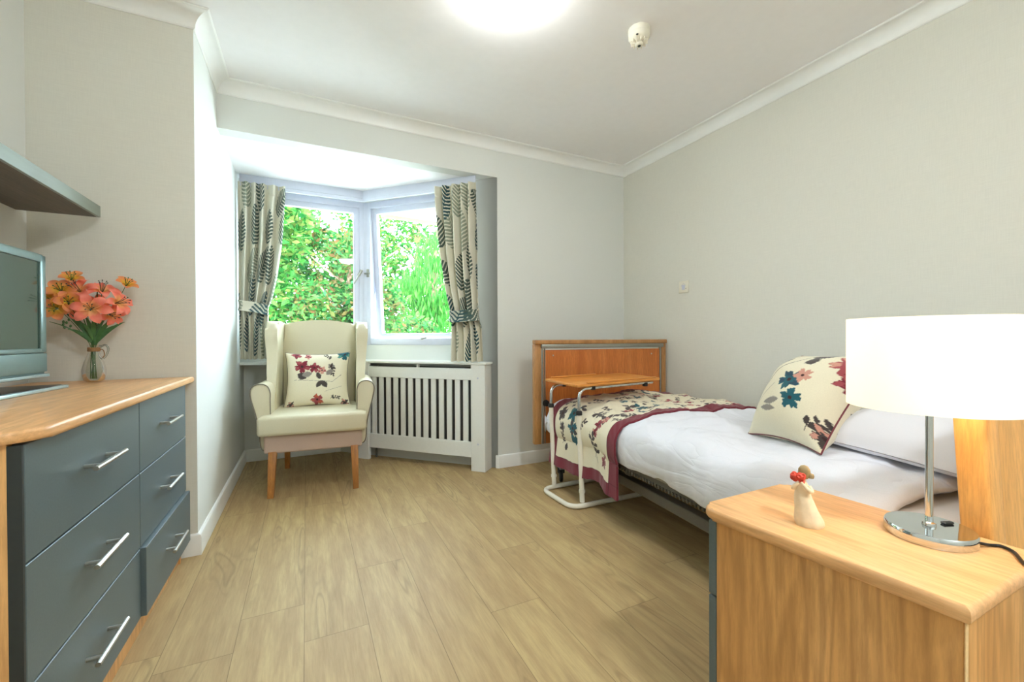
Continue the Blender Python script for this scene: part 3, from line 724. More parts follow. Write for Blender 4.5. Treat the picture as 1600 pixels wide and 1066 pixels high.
def cushion(name, label, cat, size, thick, mtx, motifs, mat, pipe_mat, res=110, corner=.10, ex=(2.6, .55), droop=0, parent=None, dimple=0, group=None, plain_col=None):
    """two domed halves meeting in a piped seam, seam sides drawn in between the corners"""
    w, h = size; n = res; u = np.linspace(-1, 1, n); U, V = np.meshgrid(u, u, indexing='ij')
    pull = 1-corner*(1-V**2)**1.0; pull2 = 1-corner*(1-U**2)**1.0
    X = U*w/2*pull; Y = V*h/2*pull2
    prof = (np.clip(1-np.abs(U)**ex[0], 0, 1)*np.clip(1-np.abs(V)**ex[0], 0, 1))**ex[1]
    wr = np.zeros_like(U)
    for k in range(7):
        a = k*.9+size[0]*9; wr += np.sin((U*math.cos(a)+V*math.sin(a))*(3+k*1.7)+k*2.1)/(1+k)
    Zt = thick/2*prof*(1+.05*wr)+.001
    root = thing(name, label, cat, (0, 0, 0), 0, group); root.matrix_world = mtx
    for side, nm in ((1, 'front_panel'), (-1, 'back_panel')):
        P = np.stack([X, Y, side*Zt*(1 if side > 0 or not droop else .45)-droop*np.maximum(np.abs(U), np.abs(V))**4], -1)
        if side < 0: P = P[::-1]
        XX, YY = (U*w/2, V*h/2)
        if side < 0: XX, YY = -XX[::-1]+.07, YY[::-1]
        cols = paint_floral(XX, YY, motifs) if motifs else None
        grid_mesh(nm if not plain_col else ('pillow_top' if side > 0 else 'pillow_underside'), P, mat, root, cols)
    if pipe_mat:
        loop = []
        for i in range(0, n, 2): loop.append((X[i, 0], Y[i, 0], 0))
        for i in range(0, n, 2): loop.append((X[-1, i], Y[-1, i], 0))
        for i in range(n-1, 0, -2): loop.append((X[i, -1], Y[i, -1], 0))
        for i in range(n-1, 0, -2): loop.append((X[0, i], Y[0, i], 0))
        L2 = [loop[0]]
        for p in loop[1:]:
            if (Vector(p)-Vector(L2[-1])).length > .002: L2.append(p)
        tube('piping', L2, .0032, pipe_mat, root, 6, closed=True)
    return root

# ------------------------------------------------------------------ wing chair
ch = thing('wing_chair', 'cream vinyl wingback armchair with wooden legs in the bay window', 'armchair', (.072, 3.335, 0), R(-5.5))
def leg(parent, x, y, dx, dy, h, r0, r1, mat):
    bm = bm_new(); vs = add_prism(bm, [(-r1, -r1), (r1, -r1), (r1, r1), (-r1, r1)], 0, h, .004, 2, bev_side=True)
    for v in vs:
        s = v.co.z/h; k = (r1+(r0-r1)*s)/r1; v.co.x = v.co.x*k+x+dx*(1-s); v.co.y = v.co.y*k+y+dy*(1-s)
    return finish('leg', bm, mat, parent)
for sx in (-1, 1):
    leg(ch, sx*.243, -.285, sx*.008, -.035, .285, .024, .018, M['beech'])
    leg(ch, sx*.235, .285, sx*.008, .045, .285, .022, .017, M['beech'])
# base frame under the seat
box('base_rail', -.292, .292, -.305, .30, .272, .392, M['mauve'], ch, .014, 3)
# seat cushion, T shaped, slightly crowned
def seat_bm():
    pts = [(-.262, .25), (-.262, -.20), (-.308, -.20), (-.320, -.23), (-.320, -.345), (-.305, -.362), (.305, -.362), (.320, -.345), (.320, -.23), (.308, -.20), (.262, -.20), (.262, .25)]
    bm = bm_new(); add_prism(bm, pts, .392, .512, .022, 4)
    for v in bm.verts:
        if v.co.z > .48: v.co.z += .016*(1-(v.co.x/.33)**2)
    return bm
finish('seat_cushion', seat_bm(), M['vinyl'], ch, 50)
# back: a tall padded panel leaning back, crowned at the top
def back_bm():
    w0, w1 = .250, .262; prof = []
    zs = [(-w0, .40), (-w1, .95), (-w1+.005, 1.10)]
    top = [(-w1+.005+(2*w1-.01)*i/12, 1.115+.032*math.sin(PI*i/12)) for i in range(13)]
    pts = [(-w0, .40), (-w1, .95)]+top+[(w1, .95), (w0, .40)]
    bm = bm_new(); mt = Matrix(((1, 0, 0, 0), (0, 0, -1, 0), (0, 1, 0, 0), (0, 0, 0, 1)))
    vs = add_prism(bm, pts, -.06, .06, .03, 5, mt)
    bmesh.ops.subdivide_edges(bm, edges=[e for e in bm.edges if e.calc_length() > .2], cuts=4)
    for v in bm.verts:
        v.co.y += .215+(v.co.z-.4)*.20
    return bm
finish('backrest', back_bm(), M['vinyl'], ch, 60)
# wings: profile in y-z, swelling out at the top and sweeping down into the arm
def side_profile(bm, pts, x0, x1, bev, shift):
    # polygon in (y,z) extruded along x
    mt = Matrix(((0, 0, 1, 0), (1, 0, 0, 0), (0, 1, 0, 0), (0, 0, 0, 1)))
    vs = add_prism(bm, pts, x0, x1, bev, 5, mt)
    for v in vs:
        if v.is_valid: v.co.x += shift(v.co)
for sx in (-1, 1):
    P2 = catmull([(.30, .46), (-.06, .47), (-.075, .62), (-.035, .74), (.025, .84), (.045, .95), (.045, 1.04), (.075, 1.105), (.15, 1.128), (.27, 1.122), (.40, 1.115), (.415, 1.02), (.36, .72)], 4, True)
    pts = [(p.x, p.y) for p in [Vector((q.x, q.y)) for q in P2]]
    bm = bm_new(); side_profile(bm, pts, .255, .335, .028, lambda c: 0)
    for v in bm.verts:
        f = max(0, min(1, (v.co.z-.62)/.4)); v.co.x += -.030*(1-f)*(1 if v.co.x > .29 else .0) + .012*f*max(0, (.2-v.co.y))/.25*1.0
        v.co.x *= sx
    finish('wing', bm, M['vinyl'], ch, 60)
    # arm: front profile (x,z) swept back
    P2 = catmull([(.262, .44), (.262, .60), (.262, .655), (.278, .695), (.315, .712), (.355, .700), (.374, .665), (.368, .61), (.345, .52), (.325, .42), (.318, .32), (.300, .285), (.275, .30)], 4, True)
    pts = [(p.x, p.y) for p in P2]
    bm = bm_new(); mt = Matrix(((1, 0, 0, 0), (0, 0, -1, 0), (0, 1, 0, 0), (0, 0, 0, 1)))
    add_prism(bm, pts, -.26, .245, .010, 3, mt)
    for v in bm.verts: v.co.x *= sx
    a = finish('armrest', bm, M['vinyl'], ch, 60)
    bm = bm_new(); add_tube(bm, [(sx*p.x, -.2475, p.y) for p in P2], .0035, 6, closed=True); finish('piping', bm, M['pipe'], a)
bm = bm_new(); add_tube(bm, [(x, .128+.0, z) for x, z in ((-.253, .56), (-.258, .8), (-.262, 1.0))], .001, 5); bm.free()

Q1_ = [('F', -.10, .085, .045, .3, BURG, ROSE), ('F', -.02, .075, .034, 1.0, BURG, ROSE), ('F', .03, .055, .026, .2, PINK, ROSE), ('L', -.13, .03, .06, .022, -.5, CHAR), ('L', -.10, .02, .06, .018, .2, GREY),
      ('P', .09, .09, .06, -1.2, CHAR), ('F', .09, .085, .020, 0, CHAR, GREY), ('L', .02, -.01, .05, .014, 2.0, CHAR), ('L', .03, -.02, .055, .016, -1.0, CHAR), ('L', .03, -.02, .055, .014, -2.2, CHAR),
      ('L', .06, .02, .05, .016, .8, GREY), ('S', [(-.15, -.01), (.10, -.03), (.16, .02)], .0014, GREY), ('F', .0, -.155, .034, .6, ROSE, np.array(s2l((190, 96, 70)))), ('F', -.13, .175, .028, .5, BURG, ROSE),
      ('F', -.06, .165, .020, 1.5, ROSE, PINK), ('F', .17, .17, .040, .2, TEAL, np.array(s2l((90, 150, 140)))), ('L', .12, .18, .05, .016, .1, TEAL), ('P', .08, -.15, .05, .4, CHAR), ('F', -.16, -.17, .02, .4, CHAR, PINK), ('F', .17, -.17, .024, .4, CHAR, PINK), ('P', .10, .15, .05, 2.9, CHAR), ('S', [(.05, -.1), (.16, -.06)], .001, GREY)]
def scale_motif(m, k):
    if m[0] == 'F': return ('F', m[1]*k, m[2]*k, m[3]*k*1.12, m[4], m[5], m[6])
    if m[0] == 'L': return ('L', m[1]*k, m[2]*k, m[3]*k*1.1, m[4]*k*1.15, m[5], m[6])
    if m[0] == 'P': return ('P', m[1]*k, m[2]*k, m[3]*k*1.1, m[4], m[5])
    return ('S', [(x*k, y*k) for x, y in m[1]], m[2], m[3])
Q1 = [scale_motif(m, 1.10) for m in Q1_]
# chair cushion leaning on the backrest
chm = Matrix.Translation((.072, 3.335, 0)) @ Matrix.Rotation(R(-5.5), 4, 'Z')
cm = chm @ Matrix.Translation((-.005, .075, .700)) @ Matrix.Rotation(R(90-16), 4, 'X')
cushion('floral_cushion', 'square floral cushion leaning in the cream wingback armchair', 'cushion', (.44, .41), .14, cm, Q1, M['print'], M['pipe'], 130)

# ------------------------------------------------------------------ radiator cover and radiator
RB = Vector((1.187, 2.899, 0)); RA = R(134.2)
rc = thing('radiator_cover', 'white slatted radiator cover under the slanted window', 'radiator cover', RB, RA)
# local x from the right-hand post to the left, local y negative = towards the wall
TL = 1.165; PW = .116
box('post', 0, PW, -.032, 0, 0, .800, M['cover'], rc, .002, 1); box('post', TL-PW, TL, -.032, 0, 0, .800, M['cover'], rc, .002, 1)
box('side_panel', .0, .018, -.124, -.033, 0, .800, M['cover'], rc, .001, 1); box('side_panel', TL-.018, TL, -.124, -.033, 0, .800, M['cover'], rc, .001, 1)
bm = bm_new(); add_prism(bm, [(-.012, .006), (TL-.01, .006), (TL+.03, -.06), (TL+.0, -.124), (-.012, -.124), (-.020, -.05)], .800, .818, .003, 2); finish('top_shelf', bm, M['cover'], rc)
bm = bm_new(); g = PW; ge = TL-PW
add_box(bm, g+.001, ge-.001, -.026, -.006, .683, .770, .002, 1); finish('top_rail', bm, M['cover'], rc)
bm = bm_new(); add_box(bm, g+.001, ge-.001, -.026, -.006, .10, .216, .002, 1); finish('bottom_rail', bm, M['cover'], rc)
box('divider', (g+ge)/2-.008, (g+ge)/2+.008, -.026, -.006, .770, .800, M['cover'], rc)
ng = 14; pitch = (ge-g)/(ng+ (ng-1)*1.45); gap = pitch; sw = pitch*1.45
for k in range(ng-1):
    xx = g+gap*(k+1)+sw*k
    box('slat', xx, xx+sw, -.022, -.010, .216, .683, M['cover'], rc, .001, 1)
bm = bm_new()
for px_ in (PW/2, TL-PW/2):
    for z in (.70, .215, .10): add_lathe(bm, [(0, 0), (.006, 0), (.005, .002), (0, .003)], 10, (0, 0, 0)) and None
bm.free()
for px_ in (PW/2, TL-PW/2):
    for z in (.70, .205):
        bm = bm_new(); vs = add_lathe(bm, [(0, 0), (.007, 0), (.006, .002), (0, .003)], 12)
        bmesh.ops.transform(bm, matrix=Matrix.Translation((px_, 0, z)) @ Matrix.Rotation(R(-90), 4, 'X'), verts=bm.verts); finish('screw_cap', bm, M['upvc'], rc)
rad = thing('radiator', 'panel radiator coloured in shade grey behind the slats of its cover', 'radiator', RB, RA)
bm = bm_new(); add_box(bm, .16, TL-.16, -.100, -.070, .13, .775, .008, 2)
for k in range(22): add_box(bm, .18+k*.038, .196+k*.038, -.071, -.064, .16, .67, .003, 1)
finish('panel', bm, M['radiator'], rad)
tube('pipe', [(.13, -.085, .0), (.13, -.085, .18), (.165, -.085, .18)], .008, M['radiator'], rad, 8); tube('pipe', [(TL-.13, -.085, .0), (TL-.13, -.085, .18), (TL-.165, -.085, .18)], .008, M['radiator'], rad, 8)

# ------------------------------------------------------------------ curtains
DG = np.array(s2l((78, 96, 88))); TG = np.array(s2l((52, 84, 90))); SG = np.array(s2l((150, 158, 140))); CC = np.array(s2l((226, 222, 204)))
def paint_fern(U, V, seed, W, H):
    c = np.empty(U.shape+(3,)); c[:] = CC; rnd = random.Random(seed)
    y = .02; row = 0
    while y < H:
        x = -.08+(.13 if row % 2 else 0)
        while x < W+.1:
            cx, cy = x+rnd.uniform(-.03, .03), y+rnd.uniform(-.04, .04); rot = PI/2+rnd.uniform(-.8, .8); ln = rnd.uniform(.26, .34); wd = rnd.uniform(.075, .105)
            col = [DG, TG, DG, TG, SG][rnd.randrange(5)]
            a = (U-cx)*math.cos(rot)+(V-cy)*math.sin(rot); b = -(U-cx)*math.sin(rot)+(V-cy)*math.cos(rot)
            b = b-.25*(a/ln)**2*ln*(.5 if row % 2 else -.5)
            s = a/ln; ins = (s > 0) & (s < 1); sc = np.clip(s, 0, 1); env = wd*np.sin(PI*(sc*.9+.1))**.7
            ph = (a-.45*np.abs(b))/.028
            m = ins & (np.abs(b) < env) & (np.sin(2*PI*ph) > -.25-.3*(1-np.abs(b)/np.maximum(env, 1e-4)))
            m |= ins & (np.abs(b) < .003)
            c[m] = col; x += .30
        y += .27; row += 1
    return c
def curtain(name, label, p0, p1, nrm, keys, ncol, nrow, folds, wid, seed, group):
    """keys: (z, left, right) fractions of the top line p0-p1 from floor-side to top; folds run along nrm"""
    p0, p1, nrm = Vector(p0), Vector(p1), Vector(nrm); d = p1-p0
    zs = np.array([k[0] for k in keys]); lf = np.array([k[1] for k in keys]); rt = np.array([k[2] for k in keys]); am = np.array([k[3] for k in keys])
    zz = np.linspace(keys[0][0], keys[-1][0], nrow); s = np.linspace(0, 1, ncol)
    l_ = np.interp(zz, zs, lf); r_ = np.interp(zz, zs, rt); a_ = np.interp(zz, zs, am)
    k5 = np.ones(9)/9; pad = lambda q: np.convolve(np.pad(q, 4, mode='edge'), k5, mode='valid')
    l_, r_, a_ = pad(l_), pad(r_), pad(a_)
    S, Z = np.meshgrid(s, zz, indexing='ij')
    ph = 2*PI*folds*S+.6*np.sin(2*PI*S*1.3+seed)+.25*np.sin(Z*5+S*7)
    off = 1.3*a_[None, :]*(np.sin(ph)+.25*np.sin(2*ph+1))
    head = np.clip((Z-(keys[-1][0]-.10))/.03, 0, 1)*np.clip((keys[-1][0]-Z)/.02, 0, 1)
    off = off*(1-.45*np.exp(-((Z-(keys[-1][0]-.075))/.012)**2))
    f = l_[None, :]+(r_-l_)[None, :]*(S+.012*np.sin(ph+1.4))
    V = np.zeros(S.shape+(3,))
    for i in range(3): V[..., i] = p0[i]+d[i]*f+nrm[i]*off
    V[..., 2] = Z+.003*np.sin(ph)
    cols = paint_fern(S*wid, Z-keys[0][0], seed, wid, keys[-1][0]-keys[0][0])
    t = thing(name, label, 'curtain', (p0.x, p0.y, 0), 0, group)
    V[..., 0] -= p0.x; V[..., 1] -= p0.y
    grid_mesh('drape', V, M['curtain'], t, cols, .002)
    return t
cg = 'fern-print curtains of the bay window'
cl = curtain('curtain', 'fern-print curtain tied back to the left wall behind the armchair', (-.450, 3.68, 0), (-.140, 3.68, 0), (0, 1, 0),
    [(.85, .03, .60, .016), (1.10, .02, .62, .016), (1.235, .01, .62, .018), (1.30, .0, .70, .020), (1.45, .0, .80, .024), (1.75, .0, .93, .026), (2.08, .0, 1.0, .022), (2.165, .0, 1.0, .018)], 340, 420, 5, 1.0, 3, cg)
q0, q1 = Vector((1.150, 2.940, 0)), Vector((.900, 3.190, 0))
cr = curtain('curtain', 'fern-print curtain tied back at the slanted window beside the radiator cover', q0, q1, (.7071, .7071, 0),
    [(.825, -.14, .62, .016), (1.08, -.10, .60, .018), (1.175, -.02, .60, .018), (1.25, -.02, .66, .020), (1.40, .0, .75, .024), (1.65, .0, .87, .026), (2.08, .0, .99, .022), (2.165, .0, 1.0, .018)], 340, 420, 5, 1.0, 11, cg)
def tieback(parent, P, w):
    """a soft band of the same cloth looped round the curtain"""
    P = catmull(P, 10); n = len(P); V = np.zeros((n, 12, 3)); C = np.zeros((n, 12, 3))
    U = np.linspace(0, .45, n)[:, None]*np.ones((1, 12)); Vv = np.linspace(0, w, 12)[None, :]*np.ones((n, 1))
    for i, p in enumerate(P):
        for j in range(12):
            q = j/11; V[i, j] = (p.x, p.y, p.z+(q-.5)*w+.0)
            t = (P[min(i+1, n-1)]-P[max(i-1, 0)]); t.z = 0; t.normalize(); nn = Vector((-t.y, t.x, 0)); o_ = .010*math.sin(PI*q)
            V[i, j, 0] += nn.x*o_; V[i, j, 1] += nn.y*o_
    cols = paint_fern(U+.05, Vv+.19, 9, .8, .6)
    return grid_mesh('tieback', V, M['curtain'], parent, cols, .003)
tieback(cl, [(-.005, .0, 1.25-0), (.02, -.05, 1.245), (.10, -.055, 1.235), (.17, -.045, 1.22), (.20, .0, 1.215), (.16, .05, 1.225), (.05, .05, 1.24)], .075)
tieback(cr, [(.01, -.01, 1.175), (-.02, -.055, 1.17), (-.09, -.01, 1.165), (-.155, .06, 1.16), (-.19, .12, 1.165), (-.14, .18, 1.17), (-.04, .10, 1.175)][::-1], .085)

# ------------------------------------------------------------------ bed
TH_ = R(-6.6)
BO = Vector((1.424, 2.578, 0))                 # left foot corner; local x across to the wall, local -y towards the head
BM = Matrix.Translation(BO) @ Matrix.Rotation(TH_, 4, 'Z')
bed = thing('profiling_bed', 'wooden-ended care bed with metal side rails along the right wall', 'bed', BO, TH_)
BW = 1.11
# footboard: frame rails, posts and panel
fb = box('footboard', .060, BW-.065, -.018, .004, .26, .915, M['bedwood'], bed, .002, 1)
b2 = box('frame_post', .0, .052, -.012, .030, .255, .955, M['bedpost'], fb, .004, 2)
b2 = box('frame_post', BW-.040, BW, -.012, .030, .255, .955, M['bedpost'], fb, .004, 2)
box('frame_cap', .0, BW, -.028, .030, .955, .985, M['bedpost'], fb, .006, 3)
box('metal_channel', .048, BW-.035, -.030, -.004, .925, .955, M['rail'], fb, .003, 2)
for xa, xb in ((.052, .064), (.070, .078), (BW-.066, BW-.054)): box('metal_channel', xa, xb, -.026, -.014, .26, .925, M['rail'], fb, .002, 1)
for x in (.14, BW-.14):
    bm = bm_new(); vs = add_lathe(bm, [(0, 0), (.006, 0), (.005, .003), (0, .004)], 10); bmesh.ops.transform(bm, matrix=Matrix.Translation((x, -.018, .875)) @ Matrix.Rotation(R(90), 4, 'X'), verts=vs)
    finish('screw', bm, M['steel'], fb)
bm = bm_new(); vs = add_lathe(bm, [(0, 0), (.02, 0), (.024, .01), (.02, .03), (0, .032)], 14); bmesh.ops.transform(bm, matrix=Matrix.Translation((.075, -.025, .545)) @ Matrix.Rotation(R(90), 4, 'X'), verts=vs); finish('clamp_knob', bm, M['rubber'], fb)
# side rails with toothed rack, cross beams
def railbm(x):
    bm = bm_new(); add_box(bm, x, x+.025, -2.06, -.05, .362, .392, .004, 2); return bm
for x in (.115, BW-.125):
    r_ = finish('side_rail', railbm(x), M['rail'], bed)
bm = bm_new(); add_box(bm, .130, .150, -1.98, -.42, .325, .360, .002, 1)
for k in range(70): add_box(bm, .122, .129, -1.96+k*.022, -1.952+k*.022, .322, .336)
finish('toothed_rack', bm, M['darkmetal'], bed)
bm = bm_new()
for y in (-.30, -.9, -1.5): add_box(bm, .14, BW-.12, y-.02, y+.02, .30, .34, .003, 1)
add_box(bm, .2, .25, -1.9, -.2, .20, .25, .003, 1); add_box(bm, BW-.25, BW-.2, -1.9, -.2, .20, .25, .003, 1)
finish('under_frame', bm, M['darkmetal'], bed)
for (x, y) in ((.17, -.085), (BW-.14, -.085), (.17, -1.93), (BW-.14, -1.93)):
    bm = bm_new(); add_box(bm, x-.02, x+.02, y-.02, y+.02, .09, .36, .004, 2); lg = finish('leg', bm, M['rail'], bed)
    bm = bm_new(); vs = add_lathe(bm, [(0, -.012), (.034, -.012), (.042, -.008), (.042, .008), (.034, .012), (0, .012)], 24)
    bmesh.ops.transform(bm, matrix=Matrix.Translation((x+.0, y+.01, .042)) @ Matrix.Rotation(R(70), 4, 'Z') @ Matrix.Rotation(R(90), 4, 'X'), verts=vs)
    add_box(bm, x-.022, x+.022, y-.006, y+.026, .06, .10, .004, 2); finish('castor', bm, M['rubber'], lg)
# headboard, tilted a little
hm = Matrix.Translation((.0526, -2.222, .30)) @ Matrix.Rotation(R(-3.2), 4, 'X')
bm = bm_new(); add_box(bm, .0, .05, -.05, .0, .0, .62, .006, 3, hm); add_box(bm, .93, .98, -.05, .0, .0, .62, .006, 3, hm); add_box(bm, .0, .98, -.05, .0, .621, .66, .006, 3, hm)
hb = finish('headboard', bm, M['headwood'], bed)
bm = bm_new(); add_box(bm, .0502, .9298, -.040, -.012, .0, .62, .002, 1, hm); finish('headboard_panel', bm, M['headwood'], hb)
# mattress
mt_ = thing('mattress', 'pale mattress under the white duvet on the care bed', 'mattress', BO, TH_)
box('cover', .135, BW-.09, -2.12, -.05, .394, .540, M['matt'], mt_, .03, 4)

# duvet: cross section over the mattress, draped down the room side
def nz(x, y, z=0): return noise.noise(Vector((x, y, z)))
def duvet_section(s):
    """s 0..1 -> (b, z) from the hem on the room side over the top to the wall side"""
    pts = [(.108, .362), (.094, .405), (.090, .46), (.098, .512), (.125, .552), (.175, .576), (.26, .586), (.40, .592), (.60, .596), (.78, .596), (.93, .592), (1.00, .578), (1.035, .54), (1.045, .47), (1.04, .41)]
    P = catmull([(p[0], p[1], 0) for p in pts], 10)
    L_ = [0]
    for a, b in zip(P, P[1:]): L_.append(L_[-1]+(b-a).length)
    L_ = np.array(L_); Pn = np.array([[p.x, p.y] for p in P]); q = np.asarray(s)*L_[-1]
    return np.stack([np.interp(q, L_, Pn[:, 0]), np.interp(q, L_, Pn[:, 1])], -1), L_[-1]
def drape(na, nb, a0, a1, s0=0, s1=1, off=0, wr=1.0, seed=0, ends=(.05, .05)):
    """a: distance from the foot end, s: along the section"""
    s = np.linspace(s0, s1, nb); sec, LL = duvet_section(s)
    dsec = np.gradient(sec, axis=0); nrm = np.stack([-dsec[:, 1], dsec[:, 0]], -1); nrm /= np.linalg.norm(nrm, axis=1)[:, None]+1e-9
    A = np.linspace(a0, a1, na); V = np.zeros((na, nb, 3))
    for i, a in enumerate(A):
        for j in range(nb):
            b, z = sec[j]; side = max(0, (.56-z)/.2) if b < .35 else 0
            w = .016*nz(a*2.2+seed, b*2.2)+.013*nz(a*5+b*3, b*5-a*4, seed)+.006*nz(a*13-b*6, b*11+a*5, 9)+.007*(1-abs(nz(a*3.1+b*5, b*2-a*1.4, 7))*2)**3+.010*side*math.sin(a*9+2*nz(a*2, 3))+.004*nz(a*16, b*10+a*8, 4)
            # long soft diagonal folds towards the near edge
            w += .006*math.sin((a*5+b*9)+3*nz(a*1.3, b*1.3))*(1 if b < .7 else .4)
            o_ = w*wr+off; bb = b+nrm[j, 0]*o_; z_ = z+nrm[j, 1]*o_
            if b < .35 and z < .48: z_ += .010*nz(a*4, 1.5, seed)
            e = 0
            if ends[0] and a-a0 < ends[0]: e = 1-(a-a0)/ends[0]
            if ends[1] and a1-a < ends[1]: e = max(e, 1-(a1-a)/ends[1])
            z_ -= .03*e*e*(1 if z > .5 else 0)
            V[i, j] = (bb, -a, z_)
    return V
dv = thing('duvet', 'plain white duvet spread over the care bed', 'duvet', BO, TH_)
Vd = drape(260, 170, .035, 2.02, wr=1.25, ends=(.10, .04))
# foot end curls down
for i in range(Vd.shape[0]):
    a = -Vd[i, 0, 1]
    if a < .16:
        k = (.16-a)/.125; Vd[i, :, 2] = np.where(Vd[i, :, 2] > .45, Vd[i, :, 2]-.10*k**2.2, Vd[i, :, 2]); Vd[i, :40, 0] += -.012*math.sin(k*PI)
grid_mesh('duvet_cover', Vd, M['duvet'], dv, None, .016)
# floral throw with burgundy border, laid over the duvet near the foot and hanging lower on the room side
def throw_mesh():
    a0, a1 = .17, .90; nb_top = 400; na = 260
    sA, LL = duvet_section([0]); H = .185; LT = LL*.955
    tot = H+LT; t_ = np.linspace(0, tot, nb_top); A = np.linspace(a0, a1, na)
    s = np.clip((t_-H)/LL, 0, 1); sec, _ = duvet_section(s)
    base = Vd
    Ad = -Vd[:, 0, 1]; nbd = Vd.shape[1]
    V = np.zeros((na, nb_top, 3)); 
    for i, a in enumerate(A):
        # sample the duvet surface so that the throw rests on it
        ii = np.interp(a, Ad, np.arange(len(Ad))); i0 = int(min(ii, len(Ad)-2)); f = ii-i0
        row = Vd[i0]*(1-f)+Vd[i0+1]*f
        for j, tt in enumerate(t_):
            if tt >= H:
                jj = (tt-H)/LL*(nbd-1); j0 = int(min(jj, nbd-2)); g_ = jj-j0; p = row[j0]*(1-g_)+row[j0+1]*g_
                jn = min(j0+1, nbd-1); jp = max(j0-1, 0); dx, dz = row[jn][0]-row[jp][0], row[jn][2]-row[jp][2]; l_ = math.hypot(dx, dz)+1e-9
                o_ = .010+.016*max(0, min(1, (.56-p[2])/.08))*(1 if j0 < nbd*.5 else 0)
                V[i, j] = (p[0]-dz/l_*o_, -a, p[2]+dx/l_*o_)
            else:
                hh = H-tt; p = row[0]; sk_ = hh/H
                V[i, j] = (p[0]-.027-.012*sk_+.008*math.sin(a*22)*sk_, -a-.03*sk_*(a-.5), p[2]-hh+.012*math.sin(a*9+1)*sk_)
    U = np.repeat(t_[None, :], na, 0); Aa = np.repeat((A-a0)[:, None], nb_top, 1); W_ = a1-a0
    mot = scatter(tot-.40, W_, 21, 74, x0=.40, scale=.95)
    T2 = np.array(s2l((60, 120, 122)))
    big = [('F', .34, .13, .040, .3, CHAR, None), ('F', .27, .15, .030, .9, CHAR, GREY), ('F', .36, .25, .050, 1.1, TEAL, T2), ('F', .28, .27, .048, .2, TEAL, CHAR), ('F', .21, .28, .035, .6, TEAL, T2), ('L', .24, .25, .07, .022, 2.6, TEAL), ('P', .30, .33, .07, 1.2, CHAR), ('P', .16, .13, .07, .4, CHAR), ('L', .12, .16, .05, .016, .4, CHAR),
           ('F', .35, .52, .036, .5, BURG, ROSE), ('F', .39, .55, .03, .5, PINK, ROSE), ('F', .30, .50, .026, .9, BURG, PINK), ('F', .15, .59, .036, 1.2, BURG, ROSE), ('F', .20, .61, .024, .2, ROSE, PINK), ('P', .14, .47, .13, .2, CHAR), ('P', .42, .38, .10, 1.8, CHAR), ('P', .40, .44, .06, .6, CHAR), ('S', [(.11, .50), (.22, .46), (.30, .45)], .0014, CHAR)]
    c = paint_floral(U, Aa, mot+big)
    bd = .066; bor = (U < bd) | (U > tot-bd) | (Aa < bd) | (Aa > W_-bd)
    c[bor] = np.array(s2l((120, 44, 56)))
    # mitred seam lines and quilting on the border
    seam = (np.abs((U-bd)) < .0022) | (np.abs(Aa-bd) < .0022) | (np.abs(Aa-(W_-bd)) < .0022)
    c[seam] = np.array(s2l((92, 30, 42)))
    V[..., 2] += np.where(bor, .0025*np.sin(U*70+Aa*70)**2, .001*np.sin(Aa*120))
    return V, c
Vt, ct = throw_mesh()
tw = thing('bed_throw', 'floral bed throw with burgundy border across the foot of the bed', 'throw', BO, TH_)
grid_mesh('quilted_cloth', Vt, M['print'], tw, ct, .012)

# pillow and cushion at the head
pm = Matrix.Translation((1.975, .625, .672)) @ Matrix.Rotation(R(-6), 4, 'Z') @ Matrix.Rotation(R(3), 4, 'X') @ Matrix.Rotation(R(-2), 4, 'Y')
cushion('pillow', 'white cotton pillow at the head of the bed', 'pillow', (.70, .46), .19, pm, None, M['sheet'], None, 90, .035, (4.4, .45), droop=.035, plain_col=True)
Q2 = [('F', .02, .0, .040, .3, TEAL, np.array(s2l((40, 70, 90)))), ('F', .055, .03, .028, .3, PINK, None), ('F', .06, -.07, .034, .8, TEAL, None), ('F', .14, .12, .045, .2, ROSE, PINK), ('F', .17, .05, .03, .2, BURG, ROSE), ('L', .0, .14, .07, .022, .3, CHAR), ('L', .02, .13, .05, .02, -1.0, CHAR),
      ('F', -.13, .08, .035, .6, BURG, CHAR), ('L', -.12, .05, .08, .018, 1.0, CHAR), ('S', [(-.10, -.02), (-.03, .10), (.0, .15)], .0018, CHAR), ('L', -.06, -.10, .07, .012, .2, GREY), ('L', -.07, -.12, .07, .010, .0, GREY), ('P', .12, -.15, .07, 1.0, CHAR),
      ('S', [(-.10, -.10), (-.04, -.02)], .001, GREY), ('P', -.16, .0, .06, -1.5, CHAR), ('F', .17, -.14, .03, .2, CHAR, PINK)]
d1 = Vector((-.35, -.935, .04)).normalized(); lean = R(38); perp = Vector((.937, -.35, 0)); up = (Vector((0, 0, 1))*math.cos(lean)+perp*math.sin(lean)); up = (up-d1*up.dot(d1)).normalized(); nn = d1.cross(up)
C0 = Vector((1.650, 1.000, .612))+up*.185
cm = Matrix.Translation(C0) @ Matrix((( d1.x, up.x, nn.x, 0), (d1.y, up.y, nn.y, 0), (d1.z, up.z, nn.z, 0), (0, 0, 0, 1)))
Q2 = [scale_motif(m, 1.12) for m in Q2]
cushion('floral_cushion', 'plump floral cushion with burgundy piping leaning on the bed pillow', 'cushion', (.38, .42), .26, cm, Q2, M['print'], M['burg'], 140, .11, (2.4, .6))

# ------------------------------------------------------------------ overbed table
ot = thing('overbed_table', 'overbed table with wooden tray top and white tubular frame', 'overbed table', (1.447, 2.205, 0), R(0))
